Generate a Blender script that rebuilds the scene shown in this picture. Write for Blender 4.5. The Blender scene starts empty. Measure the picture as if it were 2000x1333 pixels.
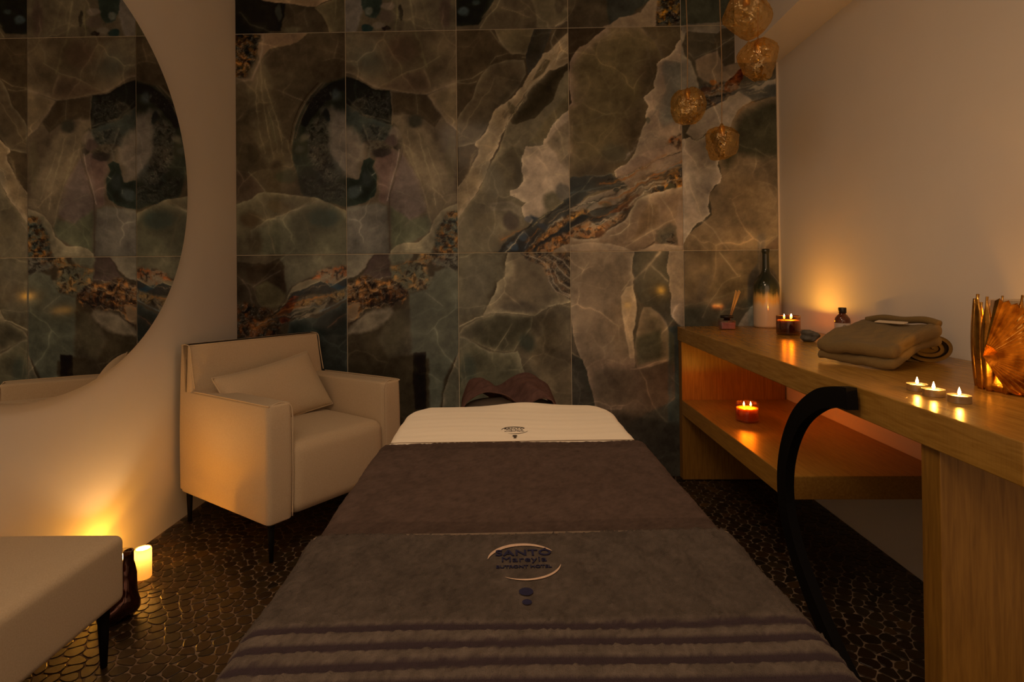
import bpy, math, random
import numpy as np
from mathutils import Vector, Matrix, Quaternion
SC = bpy.context.scene
COL = SC.collection
PI = math.pi
# ------------------------------------------------------------------ camera
cd = bpy.data.cameras.new('camera'); cam = bpy.data.objects.new('camera', cd); COL.objects.link(cam)
CX, CY, CZ = (1.515761, -3.047488, 1.071642)
RR = Vector((0.999751, 0.020045, -0.009770)); UU = Vector((0.009929, -0.007847, 0.999920)); FF = Vector((-0.019967, 0.999768, 0.008044))
cam.matrix_world = Matrix(((RR.x, UU.x, -FF.x, CX), (RR.y, UU.y, -FF.y, CY), (RR.z, UU.z, -FF.z, CZ), (0, 0, 0, 1)))
cd.sensor_width = 36.0; cd.sensor_fit = 'HORIZONTAL'; cd.lens = 36.0*1112.0070/2000
cd.shift_x = (1000-988.0516)/2000; cd.shift_y = (531.6488-666.5)/2000
cd.clip_start = 0.05
SC.camera = cam
# ------------------------------------------------------------------ light
SC.view_settings.view_transform = 'Standard'; SC.view_settings.look = 'None'
SC.view_settings.gamma = 1.0; SC.view_settings.use_curve_mapping = False
SC.view_settings.exposure = 0.0
w = bpy.data.worlds.new('world'); SC.world = w; w.use_nodes = True
w.node_tree.nodes['Background'].inputs[0].default_value = (1.0, 0.61, 0.35, 1)
w.node_tree.nodes['Background'].inputs[1].default_value = 0.92
CANDLE = (1.0, 0.39, 0.025)
AMB = (1.0, 0.69, 0.43)
def spot(name, loc, power, size_deg, rad, color=AMB, rot=(0, 0, 0), blend=1.0):
    l = bpy.data.lights.new(name, 'SPOT'); l.energy = power; l.spot_size = math.radians(size_deg); l.spot_blend = blend
    l.shadow_soft_size = rad; l.color = color
    o = bpy.data.objects.new(name, l); o.location = loc; o.rotation_euler = rot; COL.objects.link(o); return o
def flame_light(name, loc, power, rad=.006, color=CANDLE, parent=None):
    l = bpy.data.lights.new(name, 'POINT'); l.energy = power; l.shadow_soft_size = rad; l.color = color
    o = bpy.data.objects.new(name, l); o.location = loc; COL.objects.link(o)
    if parent: o.parent = parent
    return o
spot('downlight', (1.5, -1.75, 2.56), 9, 84, .15)
spot('wall_fill', (1.05, -2.75, 2.5), 50, 150, .3, rot=(math.radians(12), math.radians(-26), 0))  # added fill spot brightening the right wall, no fixture belongs to it
spot('downlight', (1.55, -1.3, 2.58), 20, 132, .25)
# ------------------------------------------------------------------ helpers
def lin(c):
    c = c/255.0
    return c/12.92 if c <= .04045 else ((c+.055)/1.055)**2.4
def L3(c): return (lin(c[0]), lin(c[1]), lin(c[2]), 1)
def mat(name, base=(.5, .5, .5), rough=.6, spec=.5, metal=0.0, noise=None, bump=None, sheen=0.0, coat=0.0, emit=None, sss=0.0):
    """noise=(scale, colour2, detail, (sx,sy,sz)); bump=(scale, strength, distance, (sx,sy,sz))"""
    m = bpy.data.materials.new(name); m.use_nodes = True; nt = m.node_tree; N = nt.nodes; K = nt.links
    b = N['Principled BSDF']
    b.inputs['Base Color'].default_value = (*base, 1); b.inputs['Roughness'].default_value = rough
    b.inputs['Specular IOR Level'].default_value = spec; b.inputs['Metallic'].default_value = metal
    b.inputs['Sheen Weight'].default_value = sheen; b.inputs['Coat Weight'].default_value = coat
    if sss: b.inputs['Subsurface Weight'].default_value = sss; b.inputs['Subsurface Radius'].default_value = (.02, .008, .002)
    if emit: b.inputs['Emission Color'].default_value = (*emit[0], 1); b.inputs['Emission Strength'].default_value = emit[1]
    if noise or bump:
        tc = N.new('ShaderNodeTexCoord')
    if noise:
        mp = N.new('ShaderNodeMapping'); mp.inputs['Scale'].default_value = noise[3]; K.new(tc.outputs['Object'], mp.inputs[0])
        n = N.new('ShaderNodeTexNoise'); n.inputs['Scale'].default_value = noise[0]; n.inputs['Detail'].default_value = noise[2]
        K.new(mp.outputs[0], n.inputs['Vector'])
        r = N.new('ShaderNodeValToRGB'); r.color_ramp.elements[0].position = .3; r.color_ramp.elements[1].position = .7
        r.color_ramp.elements[0].color = (*base, 1); r.color_ramp.elements[1].color = (*noise[1], 1)
        K.new(n.outputs['Fac'], r.inputs[0]); K.new(r.outputs[0], b.inputs['Base Color'])
    if bump:
        mp = N.new('ShaderNodeMapping'); mp.inputs['Scale'].default_value = bump[3]; K.new(tc.outputs['Object'], mp.inputs[0])
        n = N.new('ShaderNodeTexNoise'); n.inputs['Scale'].default_value = bump[0]; n.inputs['Detail'].default_value = 3
        K.new(mp.outputs[0], n.inputs['Vector'])
        bp = N.new('ShaderNodeBump'); bp.inputs['Strength'].default_value = bump[1]; bp.inputs['Distance'].default_value = bump[2]
        K.new(n.outputs['Fac'], bp.inputs['Height']); K.new(bp.outputs[0], b.inputs['Normal'])
    return m
def link(name, me, m=None, parent=None, kind=None, label=None, smooth=False):
    o = bpy.data.objects.new(name, me); COL.objects.link(o)
    if m is not None:
        me.materials.clear(); me.materials.append(m)
    if parent is not None: o.parent = parent
    if kind: o['kind'] = kind
    if label: o['label'] = label
    if smooth:
        me.polygons.foreach_set('use_smooth', [True]*len(me.polygons))
    return o
def mk(name, vf, m, parent=None, smooth=False, **k):
    me = bpy.data.meshes.new(name); me.from_pydata(vf[0], [], vf[1]); me.update()
    return link(name, me, m, parent, smooth=smooth, **k)
def thing(name, label, cat, loc=(0, 0, 0), rz=0, group=None):
    o = bpy.data.objects.new(name, None); COL.objects.link(o); o.location = loc; o.rotation_euler = (0, 0, rz)
    o.empty_display_size = .05; o['label'] = label; o['category'] = cat
    if group: o['group'] = group
    return o
def merge(*vfs):
    V = []; Fc = []
    for v, f in vfs:
        n = len(V); V += [tuple(p) for p in v]; Fc += [tuple(i+n for i in q) for q in f]
    return V, Fc
def box(x0, x1, y0, y1, z0, z1):
    return ([(x0, y0, z0), (x1, y0, z0), (x1, y1, z0), (x0, y1, z0), (x0, y0, z1), (x1, y0, z1), (x1, y1, z1), (x0, y1, z1)],
            [(0, 3, 2, 1), (4, 5, 6, 7), (0, 1, 5, 4), (1, 2, 6, 5), (2, 3, 7, 6), (3, 0, 4, 7)])
def rbox(x0, x1, y0, y1, z0, z1, r=.02, n=6, m=4, fn=None, rs=None):
    """box with rounded edges; fn deforms the points"""
    rs = rs or (r, r, r)
    def line(a, b, r_):
        r_ = min(r_, (b-a)/2*.999)
        c = [a+r_*(1-math.cos(k/m*PI/2)) for k in range(m)]
        mid = [a+r_+(b-a-2*r_)*k/n for k in range(n+1)]
        return c+mid+[b-(q-a) for q in reversed(c)]
    X = [line(x0, x1, rs[0]), line(y0, y1, rs[1]), line(z0, z1, rs[2])]
    idx = {}; V = []; Fc = []
    lo = (x0, y0, z0); hi = (x1, y1, z1)
    def vid(i, j, k):
        t = (i, j, k)
        if t not in idx:
            p = [X[0][i], X[1][j], X[2][k]]; q = []; d = []
            for a in range(3):
                r_ = min(rs[a], (hi[a]-lo[a])/2*.999)
                c = min(max(p[a], lo[a]+r_), hi[a]-r_); q.append(c); d.append((p[a]-c)/r_)
            l = math.sqrt(sum(e*e for e in d))
            mx = max(abs(e) for e in d)
            if l > 1e-9:
                p = [q[a]+d[a]/l*mx*min(rs[a], (hi[a]-lo[a])/2*.999) for a in range(3)]
            if fn: p = fn(*p)
            idx[t] = len(V); V.append(tuple(p))
        return idx[t]
    nx, ny, nz = [len(a)-1 for a in X]
    for i in range(nx):
        for j in range(ny):
            Fc.append((vid(i, j, 0), vid(i, j+1, 0), vid(i+1, j+1, 0), vid(i+1, j, 0)))
            Fc.append((vid(i, j, nz), vid(i+1, j, nz), vid(i+1, j+1, nz), vid(i, j+1, nz)))
    for i in range(nx):
        for k in range(nz):
            Fc.append((vid(i, 0, k), vid(i+1, 0, k), vid(i+1, 0, k+1), vid(i, 0, k+1)))
            Fc.append((vid(i, ny, k), vid(i, ny, k+1), vid(i+1, ny, k+1), vid(i+1, ny, k)))
    for j in range(ny):
        for k in range(nz):
            Fc.append((vid(0, j, k), vid(0, j, k+1), vid(0, j+1, k+1), vid(0, j+1, k)))
            Fc.append((vid(nx, j, k), vid(nx, j+1, k), vid(nx, j+1, k+1), vid(nx, j, k+1)))
    return V, Fc
def lathe(prof, n=32, cx=0, cy=0, off=None, cap0=True, cap1=True, wob=None):
    """prof = [(r,z)...]; off(z)->(dx,dy)"""
    V = []; Fc = []
    for i, (r, z) in enumerate(prof):
        dx, dy = off(z) if off else (0, 0)
        for k in range(n):
            a = 2*PI*k/n; rr = r*(wob(a, z) if wob else 1)
            V.append((cx+dx+rr*math.cos(a), cy+dy+rr*math.sin(a), z))
    for i in range(len(prof)-1):
        for k in range(n):
            a = i*n+k; b = i*n+(k+1) % n
            Fc.append((a, b, b+n, a+n))
    if cap0: Fc.append(tuple(range(n-1, -1, -1)))
    if cap1: Fc.append(tuple((len(prof)-1)*n+k for k in range(n)))
    return V, Fc
def tube(pts, r, n=8, closed=False, rad=None, cap=True):
    P = [Vector(p) for p in pts]; V = []; Fc = []
    m = len(P); prev = None
    for i in range(m):
        t = (P[(i+1) % m]-P[i-1]) if closed else (P[min(i+1, m-1)]-P[max(i-1, 0)])
        t.normalize()
        if prev is None:
            a = Vector((0, 0, 1)) if abs(t.z) < .9 else Vector((1, 0, 0))
            u = t.cross(a).normalized()
        else:
            u = (prev-t*prev.dot(t)).normalized()
        prev = u; v = t.cross(u); rr = rad[i] if rad else r
        for k in range(n):
            a = 2*PI*k/n; q = P[i]+(u*math.cos(a)+v*math.sin(a))*rr; V.append(tuple(q))
    for i in range(m if closed else m-1):
        for k in range(n):
            a = i*n+k; b = i*n+(k+1) % n; c = ((i+1) % m)*n+(k+1) % n; d = ((i+1) % m)*n+k
            Fc.append((a, b, c, d))
    if cap and not closed:
        Fc.append(tuple(range(n-1, -1, -1))); Fc.append(tuple((m-1)*n+k for k in range(n)))
    return V, Fc
def spline(pts, k=6):
    P = [Vector(p) for p in pts]; out = []
    for i in range(len(P)-1):
        p0 = P[max(i-1, 0)]; p1 = P[i]; p2 = P[i+1]; p3 = P[min(i+2, len(P)-1)]
        for j in range(k):
            t = j/k
            out.append(.5*((2*p1)+(p2-p0)*t+(2*p0-5*p1+4*p2-p3)*t*t+(3*p1-p0-3*p2+p3)*t**3))
    out.append(P[-1]); return [tuple(p) for p in out]
def disc_ellipse(cx, cy, z, rx, ry, n=24, rot=0):
    V = [(cx, cy, z)]+[(cx+rx*math.cos(2*PI*k/n)*math.cos(rot)-ry*math.sin(2*PI*k/n)*math.sin(rot), cy+rx*math.cos(2*PI*k/n)*math.sin(rot)+ry*math.sin(2*PI*k/n)*math.cos(rot), z) for k in range(n)]
    return V, [(0, 1+k, 1+(k+1) % n) for k in range(n)]
# numpy value noise
_rng = np.random.RandomState(7); _T = _rng.rand(256, 256).astype(np.float32)
def vnoise(x, y):
    xi = np.floor(x).astype(np.int64); yi = np.floor(y).astype(np.int64); fx = x-xi; fy = y-yi
    fx = fx*fx*(3-2*fx); fy = fy*fy*(3-2*fy)
    a = _T[xi & 255, yi & 255]; b = _T[(xi+1) & 255, yi & 255]; c = _T[xi & 255, (yi+1) & 255]; d = _T[(xi+1) & 255, (yi+1) & 255]
    return (a*(1-fx)+b*fx)*(1-fy)+(c*(1-fx)+d*fx)*fy
def fbm(x, y, o=4, sx=0.0):
    s = 0; a = .5; t = 0
    for k in range(o):
        s = s+a*vnoise(x*2**k+17.3*k+sx, y*2**k+9.1*k+sx*1.7); t += a; a *= .5
    return s/t*2-1
def sstep(x):
    x = np.clip(x, 0, 1); return x*x*(3-2*x)
PAINT = [
('A1','F',[-13,2476,616,2465,606,1178,-20,1185],(54,39,22),(50,37,21),8,0,0.35,1.0),
('A1','F',[127,2418,409,2413,364,2364,303,2331,239,2327,185,2317,151,2273,140,2245,126,2279],(80,56,32),(78,54,32),2,1,0.35,1.0),
('A1','F',[148,2237,185,2314,297,2332,404,2391,599,2393,597,2160,502,2147,419,2190,280,2207,196,2166],(40,29,15),(48,35,20),5,1,0.35,1.0),
('A1','F',[106,2224,151,2245,173,2084,211,1958,249,1855,277,1749,281,1624,206,1667,137,1779,96,1946,78,2085],(72,55,32),(62,46,26),2,1.8,5,0.85),
('A1','L',[137,2251,145,2084,169,1917,193,1778,209,1722],(94,72,42),(94,72,42),0.5,0.8,0,0.6),
('A1','L',[156,2153,184,2056,222,1949,249,1832,257,1735],(94,72,42),(94,72,42),0.5,0.8,0,0.6),
('A1','L',[120,2168,111,2029,132,1862,159,1751],(94,72,42),(94,72,42),0.5,0.8,0,0.6),
('A1','L',[178,2000,208,1889,229,1750],(94,72,42),(94,72,42),0.5,0.8,0,0.6),
('A1','K',[-13,2421,138,2398,129,2329,112,2257,78,2202,50,2161,-14,2181],(20,17,10),(118,64,20),1.5,1.5,0.35,1),
('A1','L',[-14,2170,50,2147,89,2154,112,2201,135,2257,149,2320,152,2401],(96,70,44),(96,70,44),1.1,0.6,0,0.8),
('A1','L',[-15,2128,84,2163],(88,64,40),(88,64,40),1.4,0.6,0,0.6),
('A1','L',[231,2094,279,2071,326,2050,382,2027],(84,62,38),(84,62,38),0.25,0.2,0,0.8),
('A1','L',[189,1944,221,1805],(60,50,28),(60,50,28),0.8,0.6,0,0.5),
('A1','F',[669,2186,544,2138,474,2120,418,2066,362,1983,328,1901,308,1804,310,1721,332,1637,353,1540,386,1493,497,1480,664,1440],(30,28,17),(27,25,15),3,0.6,0.8,1.0),
('A1','F',[669,2159,544,2133,468,2093,407,2033,370,1955,353,1906,389,1891,409,1935,451,1974,485,2023,530,2078,669,2098],(15,13,9),(16,13,8),2,0.8,0.35,1.0),
('A1','L',[469,2126,407,2060,359,1986,325,1901,305,1796],(74,56,34),(74,56,34),0.5,0.1,0,0.9),
('A1','L',[452,2129,390,2061,342,1986,311,1901,294,1804],(26,18,9),(26,18,9),0.35,0.1,0,0.8),
('A1','L',[488,2126,424,2052,378,1978,344,1900,325,1831],(62,46,28),(62,46,28),0.35,0.1,0,0.8),
('A1','F',[523,1986,595,1960,668,1959,665,1619,587,1628,541,1673,513,1732,503,1801,500,1870,509,1926],(92,73,51),(90,71,50),3,1.6,3.2,0.9),
('A1','B',[543,2064,3.3,3.8,0],(44,42,32),(44,42,32),0,0.8,1.2,0.8),
('A1','B',[501,1962,3.8,4.4,30],(70,55,36),(70,55,36),0,0.8,1.4,0.6),
('A1','B',[450,1913,3.3,2.7,0],(70,54,34),(70,54,34),0,0.8,0.6,0.8),
('A1','B',[473,1926,2.2,4.9,-20],(22,20,13),(22,20,13),0,0.8,0.6,0.8),
('A1','B',[501,1953,1.6,3.8,10],(20,20,14),(20,20,14),0,0.8,0.6,0.9),
('A1','B',[355,1775,4.9,4.4,0],(32,28,16),(32,28,16),0,0.8,0.6,0.95),
('A1','B',[349,1770,3.0,2.5,0],(50,42,28),(50,42,28),0,0.8,1.2,0.6),
('A1','B',[380,1836,4.4,2.2,30],(70,54,34),(70,54,34),0,0.8,1.4,0.6),
('A1','B',[444,1747,5.5,7.1,0],(40,32,20),(40,32,20),0,0.8,0.6,0.8),
('A1','B',[521,1649,6.0,5.5,0],(44,40,28),(44,40,28),0,0.8,0.6,0.6),
('A1','B',[471,1622,3.8,6.0,15],(22,22,15),(22,22,15),0,0.8,1.2,0.8),
('A1','B',[553,1524,5.5,4.4,0],(18,17,11),(18,17,11),0,0.8,1.4,0.8),
('A1','L',[421,1664,498,1630,567,1565,609,1523],(60,52,36),(60,52,36),0.9,0.6,0,0.5),
('A1','K',[378,1886,423,1935,468,1962,501,1926,502,1787,516,1732,543,1668,565,1629,526,1590,457,1622,404,1692,388,1775],(36,31,20),(74,60,40),1,1.6,0.12,0.6),
('A1','K',[359,1637,443,1608,554,1607,593,1579,592,1482,497,1491,386,1512],(22,21,14),(46,41,28),1,1.6,0.1,0.45),
('A1','K',[390,2024,452,2085,530,2105,529,2050,459,1990,417,1955],(14,12,8),(40,36,24),1,1.4,0.1,0.6),
('A1','B',[218,1686,3.3,2.7,0],(36,26,15),(36,26,15),0,0.8,1.4,0.7),
('A1','B',[95,1751,3.8,6.0,0],(40,30,17),(40,30,17),0,0.8,0.6,0.7),
('A1','B',[276,1624,6.6,3.8,0],(42,36,20),(42,36,20),0,0.8,0.6,0.7),
('A1','F',[-17,1670,69,1652,111,1610,158,1551,149,1515,80,1502,-19,1470],(58,42,25),(52,37,22),2,0.6,0.35,1.0),
('A1','L',[69,1652,111,1610,158,1545],(84,66,40),(84,66,40),0.25,0.2,0,0.8),
('A1','F',[-19,1467,38,1489,88,1507,122,1535,158,1540,228,1533,303,1524,378,1515,428,1509,470,1494,497,1480,539,1460,663,1412,662,1164,-20,1171],(88,70,42),(62,48,28),2.2,0.5,0.25,1.0),
('A1','F',[78,1336,179,1393,252,1417,316,1447,386,1479,456,1495,511,1475,567,1435,636,1412,634,1164,77,1170],(78,62,38),(60,50,30),2.5,0.5,0.25,1.0),
('A1','B',[483,1400,9.3,5.5,0],(42,42,28),(42,42,28),0,0.8,1.0,0.8),
('A1','B',[233,1459,7.1,3.3,-15],(60,44,24),(60,44,24),0,0.8,0.6,0.7),
('A1','B',[79,1391,6.0,4.9,0],(56,38,20),(56,38,20),0,0.8,1.0,0.7),
('A1','L',[121,1513,144,1474,165,1404,179,1321,212,1210],(82,64,38),(82,64,38),0.5,0.6,0,0.7),
('A1','L',[95,1344,179,1393,252,1417,355,1465,420,1495],(90,70,42),(90,70,42),0.35,0.6,0,0.8),
('A1','L',[366,1421,393,1332,412,1249],(74,58,34),(74,58,34),0.6,0.6,0,0.6),
('A1','B',[106,1266,4.4,7.7,0],(44,32,18),(44,32,18),0,0.8,1.0,0.7),
('A1','L',[2,1198,78,1225,106,1280],(70,54,32),(70,54,32),0.5,0.6,0,0.6),
('B1','F',[574,2465,1226,2453,1214,1172,565,1178],(62,46,28),(62,46,28),8,0,0.35,1.0),
('B1','F',[574,2465,1226,2453,1222,2122,1112,2082,1037,2056,965,2062,902,2074,832,2084,760,2096,702,2130,644,2170,572,2188],(94,70,44),(62,46,27),1.8,0.5,0.25,1.0),
('B1','F',[574,2410,782,2378,767,2268,670,2200,614,2215,572,2160],(66,50,30),(70,54,33),3,0.8,1.5,1.0),
('B1','B',[736,2229,9.9,8.2,-20],(48,42,28),(48,42,28),0,0.8,1.8,0.6),
('B1','B',[920,2307,9.3,7.7,0],(58,40,24),(58,40,24),0,0.8,1.0,0.8),
('B1','F',[785,2096,860,2139,930,2179,1011,2200,1041,2174,1057,2124,1065,2069,1018,2059,902,2074],(80,58,34),(60,43,26),1.6,0.4,0.3,1.0),
('B1','L',[769,2096,860,2139,930,2179,1011,2200,1108,2259],(84,64,38),(84,64,38),0.5,0.3,0,0.8),
('B1','L',[604,2326,625,2256,645,2220,703,2158,760,2096],(80,62,38),(80,62,38),0.5,0.6,0,0.7),
('B1','L',[982,2386,1009,2333,1025,2255,1038,2208],(84,66,36),(84,66,36),1.3,0.6,0,0.75),
('B1','L',[1024,2200,1046,2138,1065,2069],(84,62,38),(84,62,38),0.6,0.6,0,0.7),
('B1','L',[1136,2372,1103,2317,1100,2267],(78,60,36),(78,60,36),0.6,0.6,0,0.6),
('B1','L',[790,2292,806,2250,839,2161],(80,60,36),(80,60,36),0.5,0.6,0,0.6),
('B1','L',[671,2366,768,2337,795,2295,831,2211],(78,58,36),(78,58,36),0.5,0.6,0,0.5),
('B1','F',[1045,2053,1112,2079,1223,2127,1220,1846,1143,1902,1100,1972,1070,2005],(86,64,40),(74,55,32),1.5,0.5,0.3,1.0),
('B1','F',[849,2072,1037,2053,1070,2000,1116,1936,1082,1875,1027,1918,945,1947,856,1948],(46,34,20),(44,32,18),2,0.6,0.35,1.0),
('B1','L',[982,2059,987,2001,989,1949],(74,58,34),(74,58,34),0.35,0.2,0,0.8),
('B1','F',[572,2166,644,2151,702,2119,760,2085,838,2078,851,1976,847,1893,764,1913,709,1950,640,1987,571,2033],(17,16,10),(22,20,13),2,0.7,0.3,1.0),
('B1','F',[571,2022,640,1987,701,1948,778,1919,856,1884,875,1823,791,1811,722,1820,680,1785,570,1855],(40,36,24),(38,36,25),2,1,0.6,1.0),
('B1','B',[668,2006,6.0,2.7,35],(50,40,25),(50,40,25),0,0.8,0.6,0.7),
('B1','B',[764,1886,5.5,3.8,0],(30,30,22),(30,30,22),0,0.8,1.4,0.7),
('B1','B',[823,2018,2.2,6.0,-10],(38,34,24),(38,34,24),0,0.8,1.4,0.6),
('B1','K',[672,1848,709,1909,764,1894,833,1879,846,1741,777,1709,721,1743,700,1771],(36,31,20),(72,58,38),1,1.6,0.12,0.5),
('B1','K',[640,2007,724,2088,835,2045,839,1934,751,1922,681,1951],(21,18,12),(42,37,26),1,1.6,0.1,0.5),
('B1','L',[596,2054,640,2007,701,1953,778,1930,839,1912],(62,50,32),(62,50,32),0.6,0.6,0,0.6),
('B1','F',[570,1911,625,1888,672,1848,700,1784,696,1715,674,1682,676,1616,643,1608,601,1623,568,1634],(84,66,44),(90,70,48),2.5,1.6,2.6,0.9),
('B1','L',[695,1895,708,1848,727,1798,721,1715],(74,62,42),(74,62,42),0.8,1.5,0,0.6),
('B1','F',[688,1674,699,1710,727,1720,754,1698,743,1665,762,1626,767,1571,753,1507,714,1486,650,1462,553,1446,554,1623,604,1614,665,1605],(30,30,19),(24,24,15),2,0.8,0.3,1.0),
('B1','B',[642,1536,4.1,3.6,30],(50,48,36),(50,48,36),0,0.8,0.9,0.8),
('B1','B',[707,1605,3.3,4.4,0],(38,36,26),(38,36,26),0,0.8,1.2,0.7),
('B1','L',[676,1561,676,1544],(130,118,90),(130,118,90),0.3,0.1,0,0.9),
('B1','L',[740,1624,757,1637],(110,96,66),(110,96,66),0.4,0.2,0,0.8),
('B1','F',[763,1742,860,1768,888,1740,879,1682,836,1545,822,1465,775,1480,776,1604,754,1673],(76,55,37),(70,48,33),2,0.8,0.8,1.0),
('B1','F',[856,1906,897,1873,910,1809,893,1748,860,1768,839,1824],(34,27,16),(40,30,20),1,0.6,0.3,1.0),
('B1','B',[866,1846,4.1,3.6,0],(84,64,44),(84,64,44),0,0.8,0.6,0.85),
('B1','B',[847,1810,3.6,3.3,0],(56,40,28),(56,40,28),0,0.8,0.6,0.9),
('B1','L',[883,1884,902,1845,902,1781],(22,18,11),(22,18,11),0.5,0.2,0,0.9),
('B1','B',[791,1747,5.5,2.5,0],(28,22,15),(28,22,15),0,0.8,0.6,0.8),
('B1','L',[907,1773,896,1690,873,1616,839,1537,822,1482],(36,26,18),(36,26,18),0.35,0.2,0,0.9),
('B1','L',[888,1760,876,1682,845,1589,831,1534,822,1487],(112,84,60),(112,84,60),0.45,0.3,0,0.9),
('B1','L',[860,1741,845,1658,836,1575],(90,66,46),(90,66,46),0.5,0.6,0,0.6),
('B1','F',[907,1740,943,1684,983,1615,1019,1532,1029,1435,940,1354,837,1355,830,1479,879,1658],(74,54,38),(72,54,38),2,0.6,0.8,1.0),
('B1','F',[856,1929,895,1950,931,1905,944,1872,1021,1865,1068,1815,1114,1710,1163,1612,1189,1488,1139,1448,1092,1393,1056,1338,1034,1435,991,1587,943,1706,905,1773],(88,67,41),(78,59,36),2.5,1.5,3.5,0.9),
('B1','L',[930,1864,951,1739,997,1601,1035,1463,1058,1352],(106,82,50),(106,82,50),0.5,0.8,0,0.6),
('B1','L',[994,1844,1026,1711,1066,1572,1084,1462],(106,82,50),(106,82,50),0.5,0.8,0,0.6),
('B1','L',[1040,1766,1080,1655,1129,1516],(106,82,50),(106,82,50),0.5,0.8,0,0.6),
('B1','L',[900,1837,929,1740,975,1642],(106,82,50),(106,82,50),0.5,0.8,0,0.6),
('B1','B',[978,1910,4.4,3.8,0],(34,29,18),(34,29,18),0,0.8,0.9,0.85),
('B1','B',[1164,1709,3.3,13.7,0],(62,48,27),(62,48,27),0,0.8,0.6,0.6),
('B1','F',[567,1446,664,1462,761,1477,822,1460,833,1189,565,1192],(68,56,38),(74,60,42),3,0.8,1,1.0),
('B1','L',[719,1425,696,1329,676,1246],(88,72,50),(88,72,50),0.8,0.6,0,0.4),
('B1','L',[864,1542,941,1513,1024,1468],(84,66,44),(84,66,44),0.25,0.3,0,0.7),
('B1','F',[838,1459,940,1381,1037,1407,1064,1352,1036,1297,939,1257,836,1217],(66,56,34),(62,54,32),3,0.6,1,1.0),
('B1','L',[918,1354,968,1395,1037,1421],(84,68,42),(84,68,42),0.5,0.6,0,0.5),
('B1','L',[833,1506,832,1355,831,1189],(46,34,22),(46,34,22),0.5,0.05,0,0.9),
('B1','F',[836,1217,870,1244,909,1258,991,1262,1050,1311,1072,1380,1111,1429,1156,1456,1217,1471,1214,1172,836,1176],(108,84,52),(86,68,42),1.5,0.5,0.25,1.0),
('B1','K',[1054,1173,1077,1269,1083,1330,1111,1371,1142,1423,1216,1433,1214,1172],(38,38,26),(118,64,20),2,1.2,0.5,1),
('C1','F',[1170,2454,1830,2442,1817,1165,1159,1172],(48,36,20),(47,34,19),8,0,0.35,1.0),
('C1','F',[1396,2422,1622,2418,1610,2336,1590,2286,1573,2265,1499,2266,1472,2288,1431,2333],(86,66,40),(70,53,30),1.2,0.5,0.25,1.0),
('C1','F',[1201,1915,1221,1951,1249,1991,1285,2032,1305,2101,1333,2156,1380,2207,1471,2233,1562,2234,1572,2157,1530,2083,1455,1999,1408,1967,1372,1899,1302,1789,1192,1764],(80,62,38),(58,43,25),0.9,0.4,0.3,1.0),
('C1','F',[1344,1858,1455,1994,1553,2116,1525,2144,1386,1981,1303,1872],(50,38,22),(46,34,20),3,1,3,1.0),
('C1','L',[1195,2122,1286,2140,1355,2183,1411,2251,1491,2274,1576,2262],(94,72,42),(94,72,42),0.45,0.4,0,0.7),
('C1','L',[1195,2117,1264,2110,1305,2120],(94,72,42),(94,72,42),0.45,0.4,0,0.7),
('C1','L',[1576,2262,1664,2260,1807,2274],(94,72,42),(94,72,42),0.45,0.4,0,0.7),
('C1','L',[1385,2395,1431,2325,1491,2269],(94,72,42),(94,72,42),0.45,0.4,0,0.7),
('C1','L',[1554,2248,1705,2235,1806,2227],(94,72,42),(94,72,42),0.45,0.4,0,0.7),
('C1','F',[1621,2404,1717,2402,1686,2326,1669,2266,1608,2184,1580,2149,1573,2262],(40,33,22),(38,30,18),2,0.5,0.25,1.0),
('C1','F',[1830,2414,1802,2382,1761,2338,1719,2292,1664,2257,1622,2198,1580,2143,1558,2094,1525,2067,1497,2029,1455,1999,1408,1967,1391,1937,1372,1899,1352,1849,1324,1817,1302,1795,1294,1781,1316,1762,1307,1721,1287,1685,1259,1639,1217,1576,1176,1521,1174,1351,1216,1405,1258,1465,1313,1542,1356,1624,1384,1700,1420,1774,1446,1842,1468,1897,1524,1957,1566,2033,1621,2101,1690,2169,1828,2208],(122,92,58),(88,65,38),1.6,0.9,0.2,1.0),
('C1','F',[1828,2208,1781,2200,1699,2169,1621,2107,1566,2039,1518,1957,1468,1897,1454,1837,1426,1760,1389,1692,1355,1618,1313,1536,1249,1454,1174,1351,1173,1172,1817,1165],(96,74,44),(72,56,34),1.6,0.6,0.3,1.0),
('C1','F',[1828,2222,1781,2200,1699,2169,1630,2120,1566,2053,1516,1979,1477,1916,1495,1891,1517,1885,1559,1901,1619,1917,1650,1949,1677,1979,1722,2017,1736,2077,1764,2121,1783,2167,1828,2194],(48,36,20),(34,26,14),2.5,0.7,0.2,1.0),
('C1','F',[1672,2238,1705,2229,1682,2175,1630,2134,1608,2121,1636,2184],(46,35,18),(44,33,17),1,0.5,0.35,1.0),
('C1','L',[1808,2387,1719,2292,1636,2184,1574,2061],(112,84,52),(112,84,52),0.6,0.6,0,0.7),
('C1','L',[1734,2388,1706,2334,1719,2279],(90,70,44),(90,70,44),0.8,0.6,0,0.7),
('C1','L',[1806,2244,1732,2223,1690,2169,1629,2115,1566,2039,1518,1957,1468,1889],(112,84,52),(112,84,52),0.5,0.3,0,0.85),
('C1','B',[1496,1966,1.9,4.9,30],(52,40,22),(52,40,22),0,0.8,0.6,0.8),
('C1','B',[1455,1939,1.6,2.7,0],(60,44,26),(60,44,26),0,0.8,0.6,0.7),
('C1','F',[1660,1894,1743,1989,1785,2044,1826,2057,1825,1919,1765,1934,1693,1858,1676,1798,1577,1775],(74,58,34),(66,50,28),2,0.6,0.5,1.0),
('C1','F',[1444,1732,1494,1770,1544,1759,1560,1731,1543,1657,1547,1594,1520,1547,1465,1534,1355,1555,1370,1651],(64,50,30),(56,43,25),2.5,0.5,1.2,1.0),
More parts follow.
